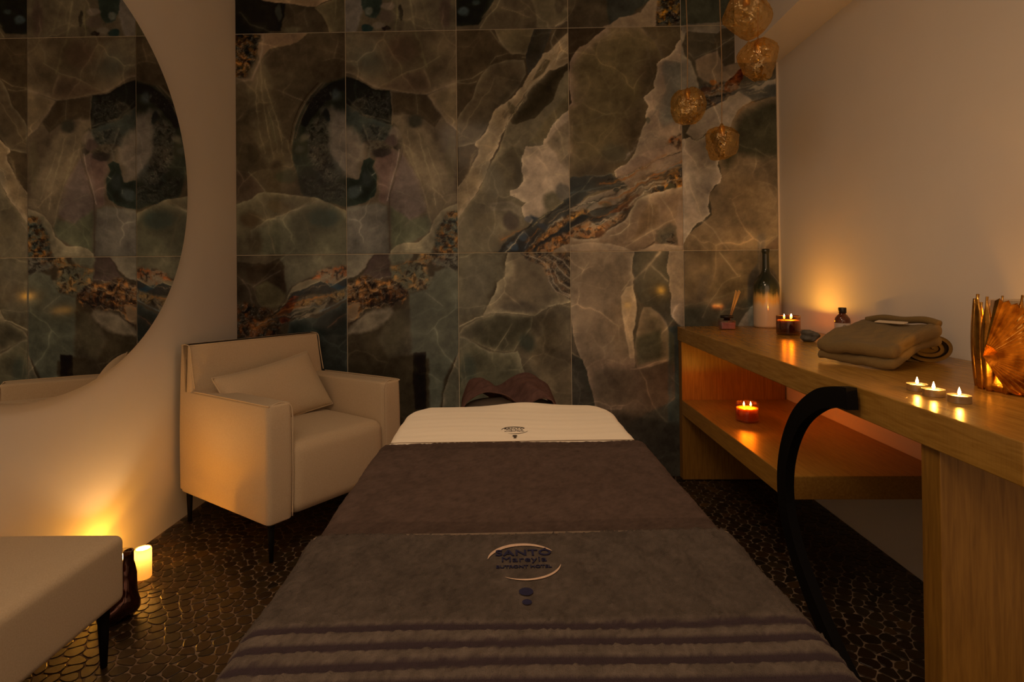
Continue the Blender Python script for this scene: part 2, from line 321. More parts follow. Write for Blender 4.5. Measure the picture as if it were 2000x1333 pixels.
('C1','B',[1526,1621,2.5,8.2,0],(44,34,20),(44,34,20),0,0.8,1.0,0.8),
('C1','B',[1383,1596,6.6,11.0,20],(70,56,36),(70,56,36),0,0.8,1.0,0.6),
('C1','F',[1825,1985,1803,1966,1765,1939,1729,1899,1695,1861,1681,1811,1667,1806,1662,1773,1618,1771,1568,1766,1563,1731,1549,1717,1543,1657,1556,1593,1525,1547,1486,1534,1483,1506,1524,1489,1565,1467,1540,1437,1551,1396,1564,1368,1613,1346,1691,1402,1751,1454,1820,1508],(128,98,64),(106,80,53),1.4,0.9,0.15,1.0),
('C1','F',[1681,1784,1742,1866,1797,1906,1824,1905,1822,1631,1781,1645,1740,1687,1727,1728,1700,1756],(96,72,46),(76,58,36),2.5,0.6,0.6,1.0),
('C1','L',[1570,1703,1631,1752,1681,1762],(128,98,62),(128,98,62),0.6,1,0,0.7),
('C1','L',[1726,1619,1767,1604,1800,1631],(120,92,58),(120,92,58),0.8,1,0,0.7),
('C1','L',[1657,1620,1685,1660,1707,1701],(124,94,60),(124,94,60),0.7,1,0,0.5),
('C1','B',[1710,1468,5.5,6.0,0],(52,42,24),(52,42,24),0,0.8,0.9,0.85),
('C1','B',[1766,1522,4.4,5.5,30],(56,46,32),(56,46,32),0,0.8,0.6,0.8),
('C1','F',[1368,1464,1436,1474,1491,1468,1535,1443,1545,1388,1491,1424,1381,1425],(88,68,44),(74,58,36),1.5,0.6,0.8,1.0),
('C1','B',[1485,1369,4.4,5.5,20],(48,36,24),(48,36,24),0,0.8,0.6,0.85),
('C1','B',[1339,1363,7.1,4.9,0],(68,52,30),(68,52,30),0,0.8,0.6,0.5),
('C1','L',[1202,1378,1283,1267,1351,1200],(82,66,40),(82,66,40),0.5,0.6,0,0.6),
('C1','L',[1353,1349,1407,1288,1434,1252],(84,66,42),(84,66,42),0.4,0.6,0,0.6),
('C1','L',[1196,1337,1230,1391],(110,84,54),(110,84,54),0.6,0.6,0,0.7),
('C1','L',[1215,1309,1195,1202],(88,68,44),(88,68,44),0.5,0.6,0,0.5),
('C1','F',[1379,1170,1434,1233,1470,1276,1517,1306,1567,1333,1614,1373,1691,1416,1760,1473,1820,1508,1817,1165],(36,34,24),(22,22,17),2,1,0.3,1.0),
('C1','B',[1489,1237,3.8,2.7,-30],(32,38,36),(32,38,36),0,0.8,0.6,0.9),
('C1','B',[1544,1286,3.3,2.2,-30],(34,38,35),(34,38,35),0,0.8,0.6,0.8),
('C1','B',[1654,1345,8.2,1.9,-38],(22,26,26),(22,26,26),0,0.8,0.6,0.9),
('C1','B',[1578,1374,2.5,1.4,0],(60,52,42),(60,52,42),0,0.8,0.6,0.8),
('C1','L',[1434,1265,1503,1306,1558,1324],(110,60,24),(110,60,24),0.6,1.2,0,0.8),
('C1','L',[1550,1319,1585,1278,1557,1223],(96,84,66),(96,84,66),0.4,1,0,0.7),
('C1','L',[1600,1340,1641,1378,1691,1413,1724,1440,1765,1470],(122,92,50),(122,92,50),0.5,0.8,0,0.9),
('C1','K',[1521,1169,1571,1217,1626,1277,1682,1323,1742,1369,1819,1412,1819,1371,1750,1330,1709,1284,1654,1258,1598,1209,1571,1168],(60,36,16),(150,84,28),1,1,0.6,1),
('C1','F',[1598,1214,1654,1263,1722,1303,1819,1365,1818,1316,1750,1284,1681,1249,1626,1203],(16,17,14),(18,19,15),1,0.8,0.35,1.0),
('C1','K',[1598,1168,1631,1230,1695,1268,1763,1300,1818,1321,1817,1234,1721,1208,1653,1167],(80,52,28),(146,76,22),1,1.2,0.6,1),
('C1','F',[1666,1167,1721,1213,1818,1261,1817,1165],(96,74,48),(90,66,42),1,1,0.4,1.0),
('D1','F',[1776,2470,2444,2458,2428,1159,1762,1166],(44,32,18),(42,30,17),8,0,0.35,1.0),
('D1','F',[2021,2424,1999,2392,1952,2357,1894,2311,1856,2298,1837,2265,1809,2219,1803,2156,1804,2068,1817,1999,1784,1972,1765,1454,2432,1445,2444,2416],(100,72,46),(66,49,26),3.2,0.5,0.2,1.0),
('D1','F',[2174,2421,2217,2358,2266,2313,2289,2255,2294,2224,2441,2222,2444,2430],(68,50,30),(52,38,21),1,0.4,0.3,1.0),
('D1','F',[2295,2230,2267,2203,2263,2132,2246,2063,2213,2045,2199,2012,2218,1979,2204,1924,2195,1872,2159,1777,2122,1701,2054,1642,1958,1602,1849,1617,1986,1697,2083,1806,2125,1942,2167,2051,2196,2160,2238,2242],(44,31,18),(48,35,20),4,0.6,9,0.85),
('D1','B',[2041,1724,8.2,5.5,0],(52,42,25),(52,42,25),0,0.8,1.2,0.7),
('D1','B',[2140,2051,4.9,8.2,0],(64,48,24),(64,48,24),0,0.8,1.2,0.4),
('D1','L',[1802,1865,1852,1880,1912,1896,1975,1928,2027,1938],(82,64,38),(82,64,38),0.4,0.4,0,0.55),
('D1','L',[1802,1851,1878,1795],(80,62,38),(80,62,38),0.4,0.6,0,0.5),
('D1','L',[2206,2352,2253,2132,2213,2045],(74,56,34),(74,56,34),0.3,0.6,0,0.4),
('D1','F',[2443,2375,2413,2343,2380,2308,2360,2273,2341,2248,2308,2230,2267,2206,2272,2167,2263,2132,2252,2091,2255,2069,2230,2047,2200,2023,2205,2007,2224,1979,2207,1924,2212,1897,2201,1872,2184,1826,2175,1799,2158,1750,2144,1717,2125,1695,2100,1663,2070,1650,2045,1628,2050,1560,2147,1517,2434,1636],(126,96,62),(96,71,46),1.3,0.9,0.15,1.0),
('D1','F',[2297,2186,2319,2218,2441,2211,2438,1937,2369,1883,2301,1857,2269,1899,2289,1994,2317,2062],(78,60,40),(78,64,44),2.5,0.8,1,1.0),
('D1','L',[2308,2230,2346,2218,2411,2206],(120,92,58),(120,92,58),0.4,0.5,0,0.7),
('D1','L',[2213,2009,2274,1912,2287,1830],(116,86,56),(116,86,56),0.6,1,0,0.5),
('D1','B',[2220,1897,1.4,2.2,0],(52,44,26),(52,44,26),0,0.8,0.6,0.8),
('D1','F',[2045,1625,2081,1652,2150,1701,2218,1735,2313,1753,2436,1795,2434,1658,2312,1627,2208,1590,2134,1553,2080,1559],(104,76,50),(98,72,48),2,0.8,0.5,1.0),
('D1','K',[2314,1775,2347,1807,2396,1823,2436,1822,2435,1740,2368,1747],(84,56,32),(122,54,16),1,1,0.6,0.9),
('D1','L',[1799,1590,1930,1602,2040,1614],(80,68,46),(80,68,46),0.5,0.8,0,0.7),
('D1','F',[1767,1599,1849,1601,1944,1602,2026,1612,2072,1581,2099,1559,2039,1538,1971,1528,1902,1507,1853,1466,1765,1412],(44,38,26),(32,29,20),1.5,0.9,0.3,1.0),
('D1','L',[1798,1494,1861,1529,1908,1583,1925,1594],(82,66,42),(82,66,42),0.5,0.8,0,0.7),
('D1','L',[1798,1513,1902,1529,2012,1555,2107,1553],(70,66,50),(70,66,50),0.6,0.8,0,0.6),
('D1','L',[1821,1541,1903,1561],(26,26,20),(26,26,20),0.8,0.6,0,0.7),
('D1','F',[1765,1410,1852,1458,1902,1485,1962,1514,2039,1538,2104,1548,2109,1504,2079,1455,2011,1445,1942,1430,1887,1411,1833,1420],(112,84,54),(92,70,46),1.2,1,0.3,1.0),
('D1','L',[1797,1426,1841,1433,1902,1493,1957,1506],(128,98,62),(128,98,62),0.5,0.8,0,0.8),
('D1','L',[1819,1398,1874,1419,1929,1465,1978,1492],(50,42,26),(50,42,26),0.6,0.8,0,0.7),
('D1','B',[2050,1527,1.9,1.1,0],(26,30,22),(26,30,22),0,0.8,0.4,0.95),
('D1','B',[2091,1537,1.6,1.1,-20],(30,34,24),(30,34,24),0,0.8,0.4,0.95),
('D1','B',[1983,1456,4.4,1.4,-15],(100,56,22),(100,56,22),0,0.8,0.8,0.8),
('D1','B',[2010,1437,4.9,1.6,-20],(58,50,30),(58,50,30),0,0.8,0.6,0.7),
('D1','F',[1901,1414,1969,1429,2038,1445,2098,1449,2078,1409,2037,1390,1982,1374,1923,1386],(58,48,32),(44,38,26),1.2,0.8,0.5,1.0),
('D1','F',[1764,1355,1833,1384,1874,1403,1906,1386,1955,1386,2032,1390,2010,1363,1960,1342,1936,1337,1901,1359,1860,1359,1805,1327,1763,1311],(15,16,12),(17,17,13),1,0.7,0.25,1.0),
('D1','K',[1764,1377,1805,1404,1874,1430,1901,1419,1846,1392,1805,1360,1764,1344],(90,58,26),(160,96,30),1,0.9,0.7,1),
('D1','F',[2104,1515,2126,1545,2162,1558,2191,1525,2169,1490,2136,1454,2106,1422,2059,1406,2005,1407,2051,1439,2087,1463],(96,44,18),(84,36,12),1.2,0.9,0.3,1.0),
('D1','K',[2164,1558,2189,1596,2271,1617,2434,1658,2433,1549,2378,1522,2311,1534,2289,1507,2229,1513,2191,1530],(44,32,20),(150,80,18),1,1.2,0.55,1),
('D1','B',[2235,1593,3.3,2.5,0],(34,32,26),(34,32,26),0,0.8,0.5,0.9),
('D1','B',[2289,1540,2.2,1.6,0],(30,26,18),(30,26,18),0,0.8,0.4,0.9),
('D1','B',[2343,1534,2.5,2.5,0],(50,40,22),(50,40,22),0,0.8,0.5,0.8),
('D1','L',[2271,1620,2339,1643,2434,1675],(72,70,58),(72,70,58),0.9,0.6,0,0.8),
('D1','L',[2284,1600,2366,1626,2434,1647],(30,28,22),(30,28,22),0.5,0.6,0,0.8),
('D1','F',[2207,1497,2256,1513,2433,1549,2428,1159,1762,1166,1763,1267,1796,1278,1845,1266,1940,1271,1995,1308,2050,1341,2097,1373,2122,1416,2147,1460,2174,1487],(120,92,60),(86,61,37),1.6,0.6,0.3,1.0),
('D1','K',[1763,1311,1796,1316,1846,1343,1901,1364,1941,1336,1982,1352,2023,1382,2059,1401,2092,1395,2037,1346,1987,1300,1940,1271,1886,1277,1818,1272,1763,1262],(96,64,34),(138,70,20),1,1,0.6,1),
('D1','B',[1952,1293,2.5,2.5,0],(60,34,16),(60,34,16),0,0.8,0.6,0.85),
('D1','L',[1796,1322,1846,1349,1895,1367,1936,1337,1977,1352,2015,1385,2054,1395],(138,104,66),(138,104,66),0.35,0.8,0,0.8),
('D1','F',[2076,1245,2145,1285,2173,1394,2206,1448,2215,1470,2277,1453,2281,1338,2144,1258],(92,66,40),(72,50,28),1.5,0.4,0.6,1.0),
('D1','L',[2014,1281,2069,1299,2113,1340,2124,1408,2161,1471,2215,1497],(128,98,62),(128,98,62),0.5,0.5,0,0.8),
('D1','L',[2095,1225,2158,1263,2232,1306,2308,1349,2358,1370],(118,88,54),(118,88,54),0.45,0.4,0,0.8),
('D1','L',[2223,1492,2241,1420,2232,1339,2248,1256],(104,78,48),(104,78,48),0.4,0.4,0,0.6),
('D1','L',[2283,1488,2323,1433,2357,1364,2389,1296],(120,90,56),(120,90,56),0.4,0.5,0,0.6),
('D1','L',[2238,1399,2276,1365,2268,1344],(100,72,44),(100,72,44),0.4,0.6,0,0.5),
('D1','F',[2254,1311,2336,1351,2368,1323,2367,1242,2293,1229,2253,1256],(70,52,32),(60,46,28),2,0.8,0.6,1.0),
('D1','K',[2281,1283,2349,1310,2361,1233,2294,1234],(50,40,26),(100,80,52),1,1,0.4,0.7),
('D1','L',[2187,1208,2220,1229,2248,1251],(44,30,18),(44,30,18),0.6,0.6,0,0.8),
('D1','F',[1763,1234,1899,1249,2035,1237,2144,1198,2204,1213,2247,1240,2307,1234,2429,1222,2428,1159,1762,1166],(120,90,58),(98,72,46),1.2,0.5,0.4,1.0),
('D1','B',[2384,1337,2.2,13.7,0],(104,76,50),(104,76,50),0,0.8,0.6,0.7),
('E1','F',[2390,2486,2945,2475,2927,1154,2374,1160],(50,39,23),(48,37,22),8,0,0.35,1.0),
('E1','F',[2389,2376,2429,2370,2407,2294,2422,2239,2455,2211,2481,2128,2496,2018,2467,1909,2382,1856],(96,74,48),(84,66,44),2,0.8,0.5,1.0),
('E1','F',[2416,2354,2443,2370,2592,2356,2614,2378,2701,2398,2701,2425,2389,2431],(80,62,42),(70,54,34),1.5,0.8,0.3,1.0),
('E1','F',[2592,2351,2619,2383,2701,2392,2698,2193,2622,2186,2602,2263,2569,2277],(52,38,22),(50,37,21),1,0.4,0.35,1.0),
('E1','L',[2468,2227,2537,2253,2596,2279,2689,2343],(84,66,42),(84,66,42),0.4,0.4,0,0.7),
('E1','L',[2604,2203,2645,2229,2688,2261],(78,60,38),(78,60,38),0.4,0.6,0,0.5),
('E1','L',[2442,2255,2487,2196,2521,2100],(98,74,46),(98,74,46),0.6,0.6,0,0.6),
('E1','F',[2486,2128,2476,2216,2542,2247,2596,2263,2622,2180,2698,2195,2730,2151,2670,2119,2632,2084,2583,2083,2524,2100],(88,64,40),(80,58,35),1.5,0.7,0.5,1.0),
('E1','K',[2491,2057,2524,2084,2578,2077,2621,2098,2686,2075,2718,2064,2696,2015,2642,2010,2601,1967,2546,1957,2506,1991],(32,27,19),(92,48,18),1,1.2,0.4,1),
('E1','B',[2529,2051,3.0,2.5,0],(42,24,14),(42,24,14),0,0.8,0.5,0.9),
('E1','B',[2593,2000,3.8,2.5,0],(36,31,25),(36,31,25),0,0.8,1.0,0.8),
('E1','B',[2570,2099,1.9,1.6,0],(104,52,16),(104,52,16),0,0.8,0.6,0.8),
('E1','F',[2623,2057,2637,2093,2670,2119,2698,2157,2725,2173,2741,2151,2719,2110,2702,2064,2653,2038],(96,44,16),(82,34,11),1.2,0.8,0.3,1.0),
('E1','F',[2423,1822,2456,1882,2511,1941,2587,1976,2647,2010,2702,2048,2778,2068,2859,2100,2940,2126,2939,2049,2845,2024,2777,1992,2728,1965,2695,1933,2673,1879,2650,1819,2607,1853,2531,1821,2476,1786],(104,80,52),(98,75,50),1.5,0.9,0.3,1.0),
('E1','F',[2696,2048,2751,2063,2799,2052,2859,2073,2940,2093,2939,2011,2844,2007,2771,1992,2755,2009],(64,52,36),(48,40,27),1.2,0.9,0.4,1.0),
('E1','L',[2697,2059,2756,2074,2832,2089,2940,2115],(110,92,66),(110,92,66),0.35,0.6,0,0.7),
('E1','F',[2687,1928,2722,1965,2790,1986,2858,2007,2939,2022,2927,1154,2374,1160,2375,1241,2553,1389,2541,1499,2609,1580,2589,1689,2639,1819],(44,33,18),(80,58,34),14,0.7,0.2,1.0),  # plate tone: marble print with some room light put into the colour
('E1','L',[2695,1919,2728,1968,2782,1986],(100,60,26),(100,60,26),0.4,1,0,0.7),
('E1','F',[2722,1919,2858,1985,2939,1984,2935,1711,2827,1686,2692,1715,2637,1634,2616,1689,2672,1819],(42,34,19),(46,37,21),4,0.8,3,1.0),
('E1','L',[2787,1741,2854,1691,2908,1712],(84,64,38),(84,64,38),0.35,0.6,0,0.6),
('E1','F',[2381,1779,2436,1806,2476,1786,2545,1821,2573,1716,2592,1694,2586,1656,2594,1621,2609,1585,2601,1561,2566,1542,2549,1512,2540,1471,2532,1431,2542,1395,2509,1368,2471,1347,2443,1303,2416,1260,2374,1201],(126,98,66),(103,79,54),1.2,0.9,0.15,1.0),
('E1','F',[2426,1637,2448,1691,2517,1758,2570,1717,2578,1635,2555,1553,2526,1444,2485,1390,2445,1445,2433,1555],(98,76,52),(96,74,50),2,0.6,1,1.0),
('E1','L',[2428,1596,2446,1527,2478,1445,2498,1376],(120,92,60),(120,92,60),0.4,0.4,0,0.7),
('E1','L',[2401,1364,2444,1377,2504,1357],(128,98,66),(128,98,66),0.5,0.4,0,0.8),
('E1','L',[2435,1691,2406,1596,2432,1445],(116,90,60),(116,90,60),0.5,0.6,0,0.4),
('E1','L',[2512,1352,2557,1313,2592,1258,2645,1192],(108,80,50),(108,80,50),0.45,0.3,0,0.7),
('E1','L',[2457,1276,2497,1232,2539,1193],(104,78,48),(104,78,48),0.4,0.3,0,0.6),
('E1','L',[2929,1287,2869,1244,2820,1201],(108,80,52),(108,80,52),0.5,0.3,0,0.6),
('E1','F',[2834,1217,2902,1271,2929,1282,2927,1167,2833,1168],(70,50,30),(66,46,28),1,0.3,0.4,1.0),
('A0','F',[-34,1226,607,1219,597,-45,-42,-44],(44,33,19),(42,31,18),8,0,0.35,1.0),
('A0','F',[-34,1212,161,1202,273,1195,203,1168,161,1152,77,1156,-34,1165],(58,44,26),(56,42,25),1.5,0.8,0.5,1.0),
('A0','F',[231,1182,273,1201,606,1206,606,1123,522,1115,453,1097,397,1078,341,1051,300,1029,277,988,261,1030,250,1099,261,1140],(58,46,28),(66,54,33),2.5,0.7,0.5,1.0),
('A0','F',[49,1129,133,1147,231,1154,261,1113,272,1002,230,975,160,975,104,1031,63,1073],(40,28,16),(36,26,15),2,0.6,0.6,1.0),
('A0','L',[77,1023,161,1072,239,1118],(62,46,28),(62,46,28),0.5,0.5,0,0.7),
('A0','L',[27,1073,63,1018,90,948],(70,52,32),(70,52,32),0.7,1,0,0.6),
('A0','F',[104,1031,160,1058,216,1030,271,988,229,920,159,906,118,948],(56,44,24),(52,40,22),2,0.8,1,1.0),
('A0','F',[305,1024,341,1051,411,1070,509,1105,606,1137,605,1068,550,1049,511,1027,453,1055,397,1023,313,996,277,969],(84,64,38),(78,60,36),1,0.8,0.4,1.0),
('A0','K',[439,1105,495,1132,606,1137,605,1068,550,1046,508,1033,453,1061,417,1070],(84,62,38),(124,50,14),1,1,0.5,0.9),
('A0','F',[277,963,313,996,383,1020,453,1058,483,1050,511,1027,550,1046,605,1076,605,1010,522,994,438,987,355,985,313,960],(20,21,16),(30,26,19),1.3,0.6,0.25,1.0),
('A0','B',[550,1027,6.0,1.4,-15],(22,30,28),(22,30,28),0,0.8,0.6,0.9),
('A0','K',[313,952,383,979,494,986,605,1026,605,966,521,939,452,918,382,924,327,905],(52,40,24),(110,70,26),1,1,0.35,1),
('A0','F',[293,905,354,924,452,923,493,945,460,884,382,869,326,858,285,869],(92,68,42),(76,58,34),1,0.9,0.4,1.0),
('A0','F',[280,952,305,980,341,974,321,933,299,891,287,842,248,831,209,859,229,897],(92,34,14),(74,24,10),1.2,0.9,0.3,1.0),
('A0','L',[201,892,238,914,271,952,294,996,355,1015,453,1058,483,1050,511,1030,550,1049,605,1082],(112,88,54),(112,88,54),0.35,0.6,0,0.85),
('A0','F',[284,831,326,858,437,857,521,903,604,949,603,737,270,740],(38,35,24),(26,24,16),1.5,0.8,0.4,1.0),
('A0','L',[451,890,521,923,605,971],(70,66,52),(70,66,52),0.5,0.6,0,0.8),
('A0','L',[492,807,548,856,604,883],(84,48,26),(84,48,26),0.5,1,0,0.6),
('A0','K',[-36,922,48,949,118,921,187,906,229,851,242,740,-37,742],(26,20,12),(100,44,14),2,1.5,0.3,0.9),
('A0','F',[-37,756,603,765,597,-45,-42,-44],(34,30,20),(30,26,17),4,1,1,1.0),
('B0','F',[565,1225,1214,1218,1203,-47,555,-45],(46,35,20),(40,30,17),8,0,0.35,1.0),
('B0','F',[565,1220,767,1218,722,1163,694,1122,661,1087,605,1068,564,1060],(84,66,44),(80,64,42),1.5,0.9,0.5,1.0),
('B0','F',[767,1218,834,1217,835,1066,758,1066,675,1059,703,1122],(52,36,26),(50,36,24),1.5,1,1,1.0),
('B0','F',[834,1217,961,1216,938,1147,979,1078,1061,1077,1047,1022,937,1010,841,1052],(74,60,38),(64,54,34),2,1.5,0.8,1.0),
('B0','K',[841,1079,841,1134,910,1134,980,1174,999,1215,1071,1214,1076,1173,1037,1132,1034,1064,1061,1022,978,995,923,982],(66,56,34),(150,90,34),1,1.5,0.5,0.9),
('B0','K',[1071,1214,1214,1213,1213,1131,1158,1090,1109,1126,1065,1146],(54,46,32),(84,70,46),1,1.5,0.5,0.8),
('B0','F',[1076,1104,1131,1118,1213,1103,1209,664,1176,637,1120,528,1096,364,1041,364,1038,638,934,666,937,982,1033,1009],(60,52,34),(58,50,32),3,0.8,0.8,1.0),
('B0','L',[1025,990,1060,962,1115,917],(84,70,46),(84,70,46),0.3,0.2,0,0.8),
('B0','L',[949,858,1046,899,1184,911],(68,60,40),(68,60,40),1,1,0,0.4),
('B0','K',[563,1027,633,1054,703,1094,766,1058,841,1066,937,996,931,968,909,936,839,920,784,915,715,902,673,883,631,833,562,793],(42,28,16),(140,78,28),1.3,1.6,0.45,1),
('B0','K',[674,985,840,1002,914,974,881,925,770,920,693,916],(26,18,10),(110,56,22),1,1.4,0.35,0.8),
('B0','F',[571,917,660,943,659,888,631,839,570,806],(88,62,36),(80,56,32),1,1.2,0.6,1.0),
('B0','F',[603,792,673,866,756,901,839,914,853,881,797,827,728,791,659,778,603,765],(96,74,48),(70,54,34),2.5,1,1.5,1.0),
('B0','F',[853,887,936,913,948,666,823,640,755,750],(52,40,24),(46,36,21),3,0.8,1.5,1.0),
('B0','F',[956,666,1022,671,1025,364,964,364,949,502],(26,20,12),(22,17,10),1,0.5,0.4,1.0),
('B0','F',[1209,692,1181,632,1164,582,1136,514,1114,446,1110,364,1107,-46,1203,-47],(84,66,42),(58,48,30),1.2,0.5,0.2,1.0),
('C0','F',[1159,1219,1817,1212,1804,-48,1148,-46],(66,50,31),(60,46,28),8,0,0.35,1.0),
('C0','F',[1159,1219,1472,1216,1452,1142,1444,1073,1410,1041,1393,978,1365,937,1337,877,1279,842,1155,802],(48,37,21),(80,64,40),4,0.7,0.15,1.0),
('C0','F',[1472,1216,1452,1142,1444,1073,1410,1041,1393,978,1365,937,1329,869,1403,879,1513,873,1609,864,1677,907,1814,933,1817,1212],(108,84,52),(64,48,29),4,0.7,0.15,1.0),
('C0','B',[1527,908,11.0,3.3,0],(50,38,24),(50,38,24),0,0.8,1.0,0.8),
('C0','F',[1608,861,1691,907,1772,851,1798,687,1811,633,1808,360,1617,361,1646,511,1578,593,1565,662,1649,770],(68,52,31),(58,44,26),3,0.8,1,1.0),
('C0','F',[1191,760,1224,801,1279,834,1329,855,1403,874,1513,867,1595,858,1589,798,1561,757,1517,711,1492,673,1442,668,1374,680,1306,713,1243,741],(84,66,40),(50,40,24),1.5,0.5,0.25,1.0),
('C0','L',[1186,796,1238,823,1288,850,1329,861,1403,879,1513,876,1608,861,1655,896],(112,88,54),(112,88,54),0.5,0.4,0,0.85),
('C0','L',[1485,818,1457,772,1424,723,1390,674],(96,76,46),(96,76,46),0.4,0.3,0,0.8),
('C0','L',[1595,853,1586,793,1533,736,1492,676],(84,68,42),(84,68,42),0.4,0.3,0,0.7),
('C0','L',[1449,745,1462,712,1440,679],(86,68,42),(86,68,42),0.3,0.3,0,0.7),
('C0','B',[1566,716,4.4,6.0,20],(38,34,22),(38,34,22),0,0.8,0.9,0.8),
('C0','B',[1295,1020,5.5,13.7,0],(84,66,42),(84,66,42),0,0.8,1,0.3),
('C0','F',[1155,761,1224,752,1292,713,1360,671,1442,663,1511,673,1530,635,1537,580,1564,531,1610,492,1609,361,1151,363],(92,74,46),(64,52,31),1.8,0.6,0.2,1.0),
('C0','F',[1154,665,1195,637,1222,527,1234,363,1151,363],(74,58,36),(64,54,32),1,0.5,0.5,1.0),
('C0','B',[1250,582,4.4,8.2,0],(44,42,28),(44,42,28),0,0.8,1.0,0.6),
('C0','L',[1684,475,1714,453,1768,448],(86,66,40),(86,66,40),0.3,0.3,0,0.6),
('C0','L',[1196,760,1223,637,1240,472],(86,68,42),(86,68,42),0.4,0.4,0,0.5),
('C0','K',[1516,1215,1549,1176,1592,1149,1652,1126,1674,1085,1684,1038,1711,994,1754,972,1814,939,1817,1212],(36,27,16),(96,60,28),1.5,1.1,0.35,1),
('C0','L',[1543,1193,1612,1168,1658,1148,1693,1104,1706,1043,1746,994,1801,966],(116,90,60),(116,90,60),0.4,0.6,0,0.8),
('C0','L',[1658,1181,1721,1139,1761,1084,1810,1048],(116,90,60),(116,90,60),0.4,0.6,0,0.8),
('C0','L',[1674,1126,1684,1044,1719,989,1793,961],(116,90,60),(116,90,60),0.4,0.6,0,0.8),
('C0','L',[1708,1186,1762,1147,1810,1103],(116,90,60),(116,90,60),0.4,0.6,0,0.8),
('C0','L',[1720,1098,1739,1038,1809,999],(116,90,60),(116,90,60),0.4,0.6,0,0.8),
('C0','F',[1151,363,1808,360,1804,-48,1148,-46],(56,44,27),(46,36,22),5,0,1,1.0),
('D0','F',[1762,1213,2429,1205,2413,-50,1749,-48],(62,47,29),(54,41,25),8,0,0.35,1.0),
('D0','F',[1762,1213,2144,1208,2132,1162,2126,1094,2137,1053,2125,1012,2141,971,2149,916,2145,835,2128,780,2132,685,2137,590,2095,536,2066,359,1922,360,1912,441,1891,523,1865,600,1838,660,1817,728,1804,797,1795,906],(104,78,50),(84,62,39),1.6,0.6,0.2,1.0),
('D0','F',[1919,577,2137,590,2188,358,1925,360,1904,469],(66,50,32),(62,47,29),3,0.8,3,1.0),
('D0','F',[2070,904,2070,958,2093,1007,2131,1023,2149,930,2142,821,2128,767,2135,631,2110,631,2090,740],(124,94,60),(108,80,50),1.2,0.7,0.4,1.0),
('D0','L',[1810,1048,1857,1083,1898,1137],(108,82,52),(108,82,52),0.4,0.4,0,0.6),
('D0','B',[1882,905,8.2,19.2,0],(90,66,42),(90,66,42),0,0.8,1.0,0.5),
('D0','L',[2073,991,2109,1040,2142,1067],(122,92,58),(122,92,58),0.5,0.5,0,0.7),
('D0','F',[1757,674,1811,649,1857,627,1881,564,1896,490,1917,414,1920,360,1753,360],(36,32,20),(42,34,22),2,0.4,0.2,1.0),
('D0','L',[1795,666,1825,646,1854,630],(100,76,46),(100,76,46),0.35,0.3,0,0.8),
('D0','F',[2144,1208,2307,1207,2333,1119,2318,1024,2325,901,2356,814,2302,833,2222,902,2168,930,2149,985,2137,1053,2132,1135],(50,40,25),(58,45,27),3,0.7,0.4,1.0),
('D0','L',[2274,1196,2230,1142,2202,1107,2142,1053],(112,84,52),(112,84,52),1.3,0.6,0,0.8),
('D0','L',[2224,1126,2278,1079,2316,1038],(96,74,46),(96,74,46),0.8,0.5,0,0.7),
('D0','L',[2202,1107,2191,1052],(104,78,48),(104,78,48),0.6,0.6,0,0.6),
('D0','L',[2209,935,2250,962,2290,967],(84,66,42),(84,66,42),0.3,0.5,0,0.6),
('D0','F',[2153,794,2184,903,2227,902,2270,861,2302,820,2318,765,2319,616,2232,589,2150,571,2132,631,2138,712],(92,68,42),(60,46,28),3,0.5,0.4,1.0),
('D0','F',[2144,739,2275,779,2278,630,2150,590],(52,42,25),(52,42,26),3,0.5,2,1.0),
('D0','L',[2200,902,2262,875,2302,825,2318,752,2319,629],(88,68,44),(88,68,44),0.5,0.4,0,0.7),
('D0','F',[2328,1206,2429,1205,2423,764,2370,798,2340,847,2328,901,2331,969,2323,1010,2329,1051,2314,1092,2320,1147],(112,86,56),(98,73,47),1,1.2,0.15,1.0),
('D0','F',[2318,792,2370,803,2423,764,2415,86,2307,86],(44,42,30),(46,38,24),2,0.5,1,1.0),
('D0','L',[2115,571,2177,581,2245,608,2300,619],(110,82,52),(110,82,52),0.5,0.4,0,0.85),
('D0','L',[2158,570,2177,535,2195,508,2203,453,2229,385,2269,325,2304,290,2306,222,2307,113],(82,62,38),(82,62,38),0.6,0.3,0,0.85),
('D0','L',[2346,423,2310,385,2275,341],(74,60,38),(74,60,38),0.4,0.2,0,0.7),
('D0','F',[1917,360,2417,276,2413,-50,1749,-48,1753,360],(44,34,21),(38,29,18),4,0,2,1.0),
('E0','F',[2375,1206,2928,1200,2911,-51,2359,-49],(66,48,28),(74,54,32),4,0,0.35,1.0),
('E0','F',[2371,901,2520,910,2574,899,2682,925,2925,1005,2920,625,2368,629],(56,46,28),(54,44,27),3,0.8,2,1.0),
('E0','L',[2591,1190,2631,1138,2657,1102,2684,1067],(112,84,52),(112,84,52),0.4,0.2,0,0.8),
('E0','L',[2697,1061,2643,1048,2602,1021,2575,975,2533,921,2497,845],(104,80,50),(104,80,50),0.4,0.3,0,0.7),
('E0','L',[2401,909,2493,922,2628,967,2764,1006],(90,72,44),(90,72,44),0.4,0.6,0,0.6),
('E0','F',[2680,790,2708,844,2749,898,2776,925,2788,789],(92,76,52),(84,68,46),0.8,0.6,0.3,1.0),
('A2','F',[-25,2811,618,2798,615,2367,-27,2379],(40,30,17),(42,31,18),6,0,0.35,1.0),
('A2','F',[-25,2811,228,2806,282,2554,247,2416,-27,2379],(18,15,9),(22,18,11),2,1,0.5,1.0),
('A2','L',[30,2517,85,2452,155,2431,211,2394],(56,44,26),(56,44,26),0.6,0.6,0,0.7),
('A2','F',[114,2599,156,2579,240,2566,324,2556,394,2544,444,2540,477,2562,533,2583,535,2800,116,2809],(98,68,40),(74,52,30),1.4,0.4,0.2,1.0),
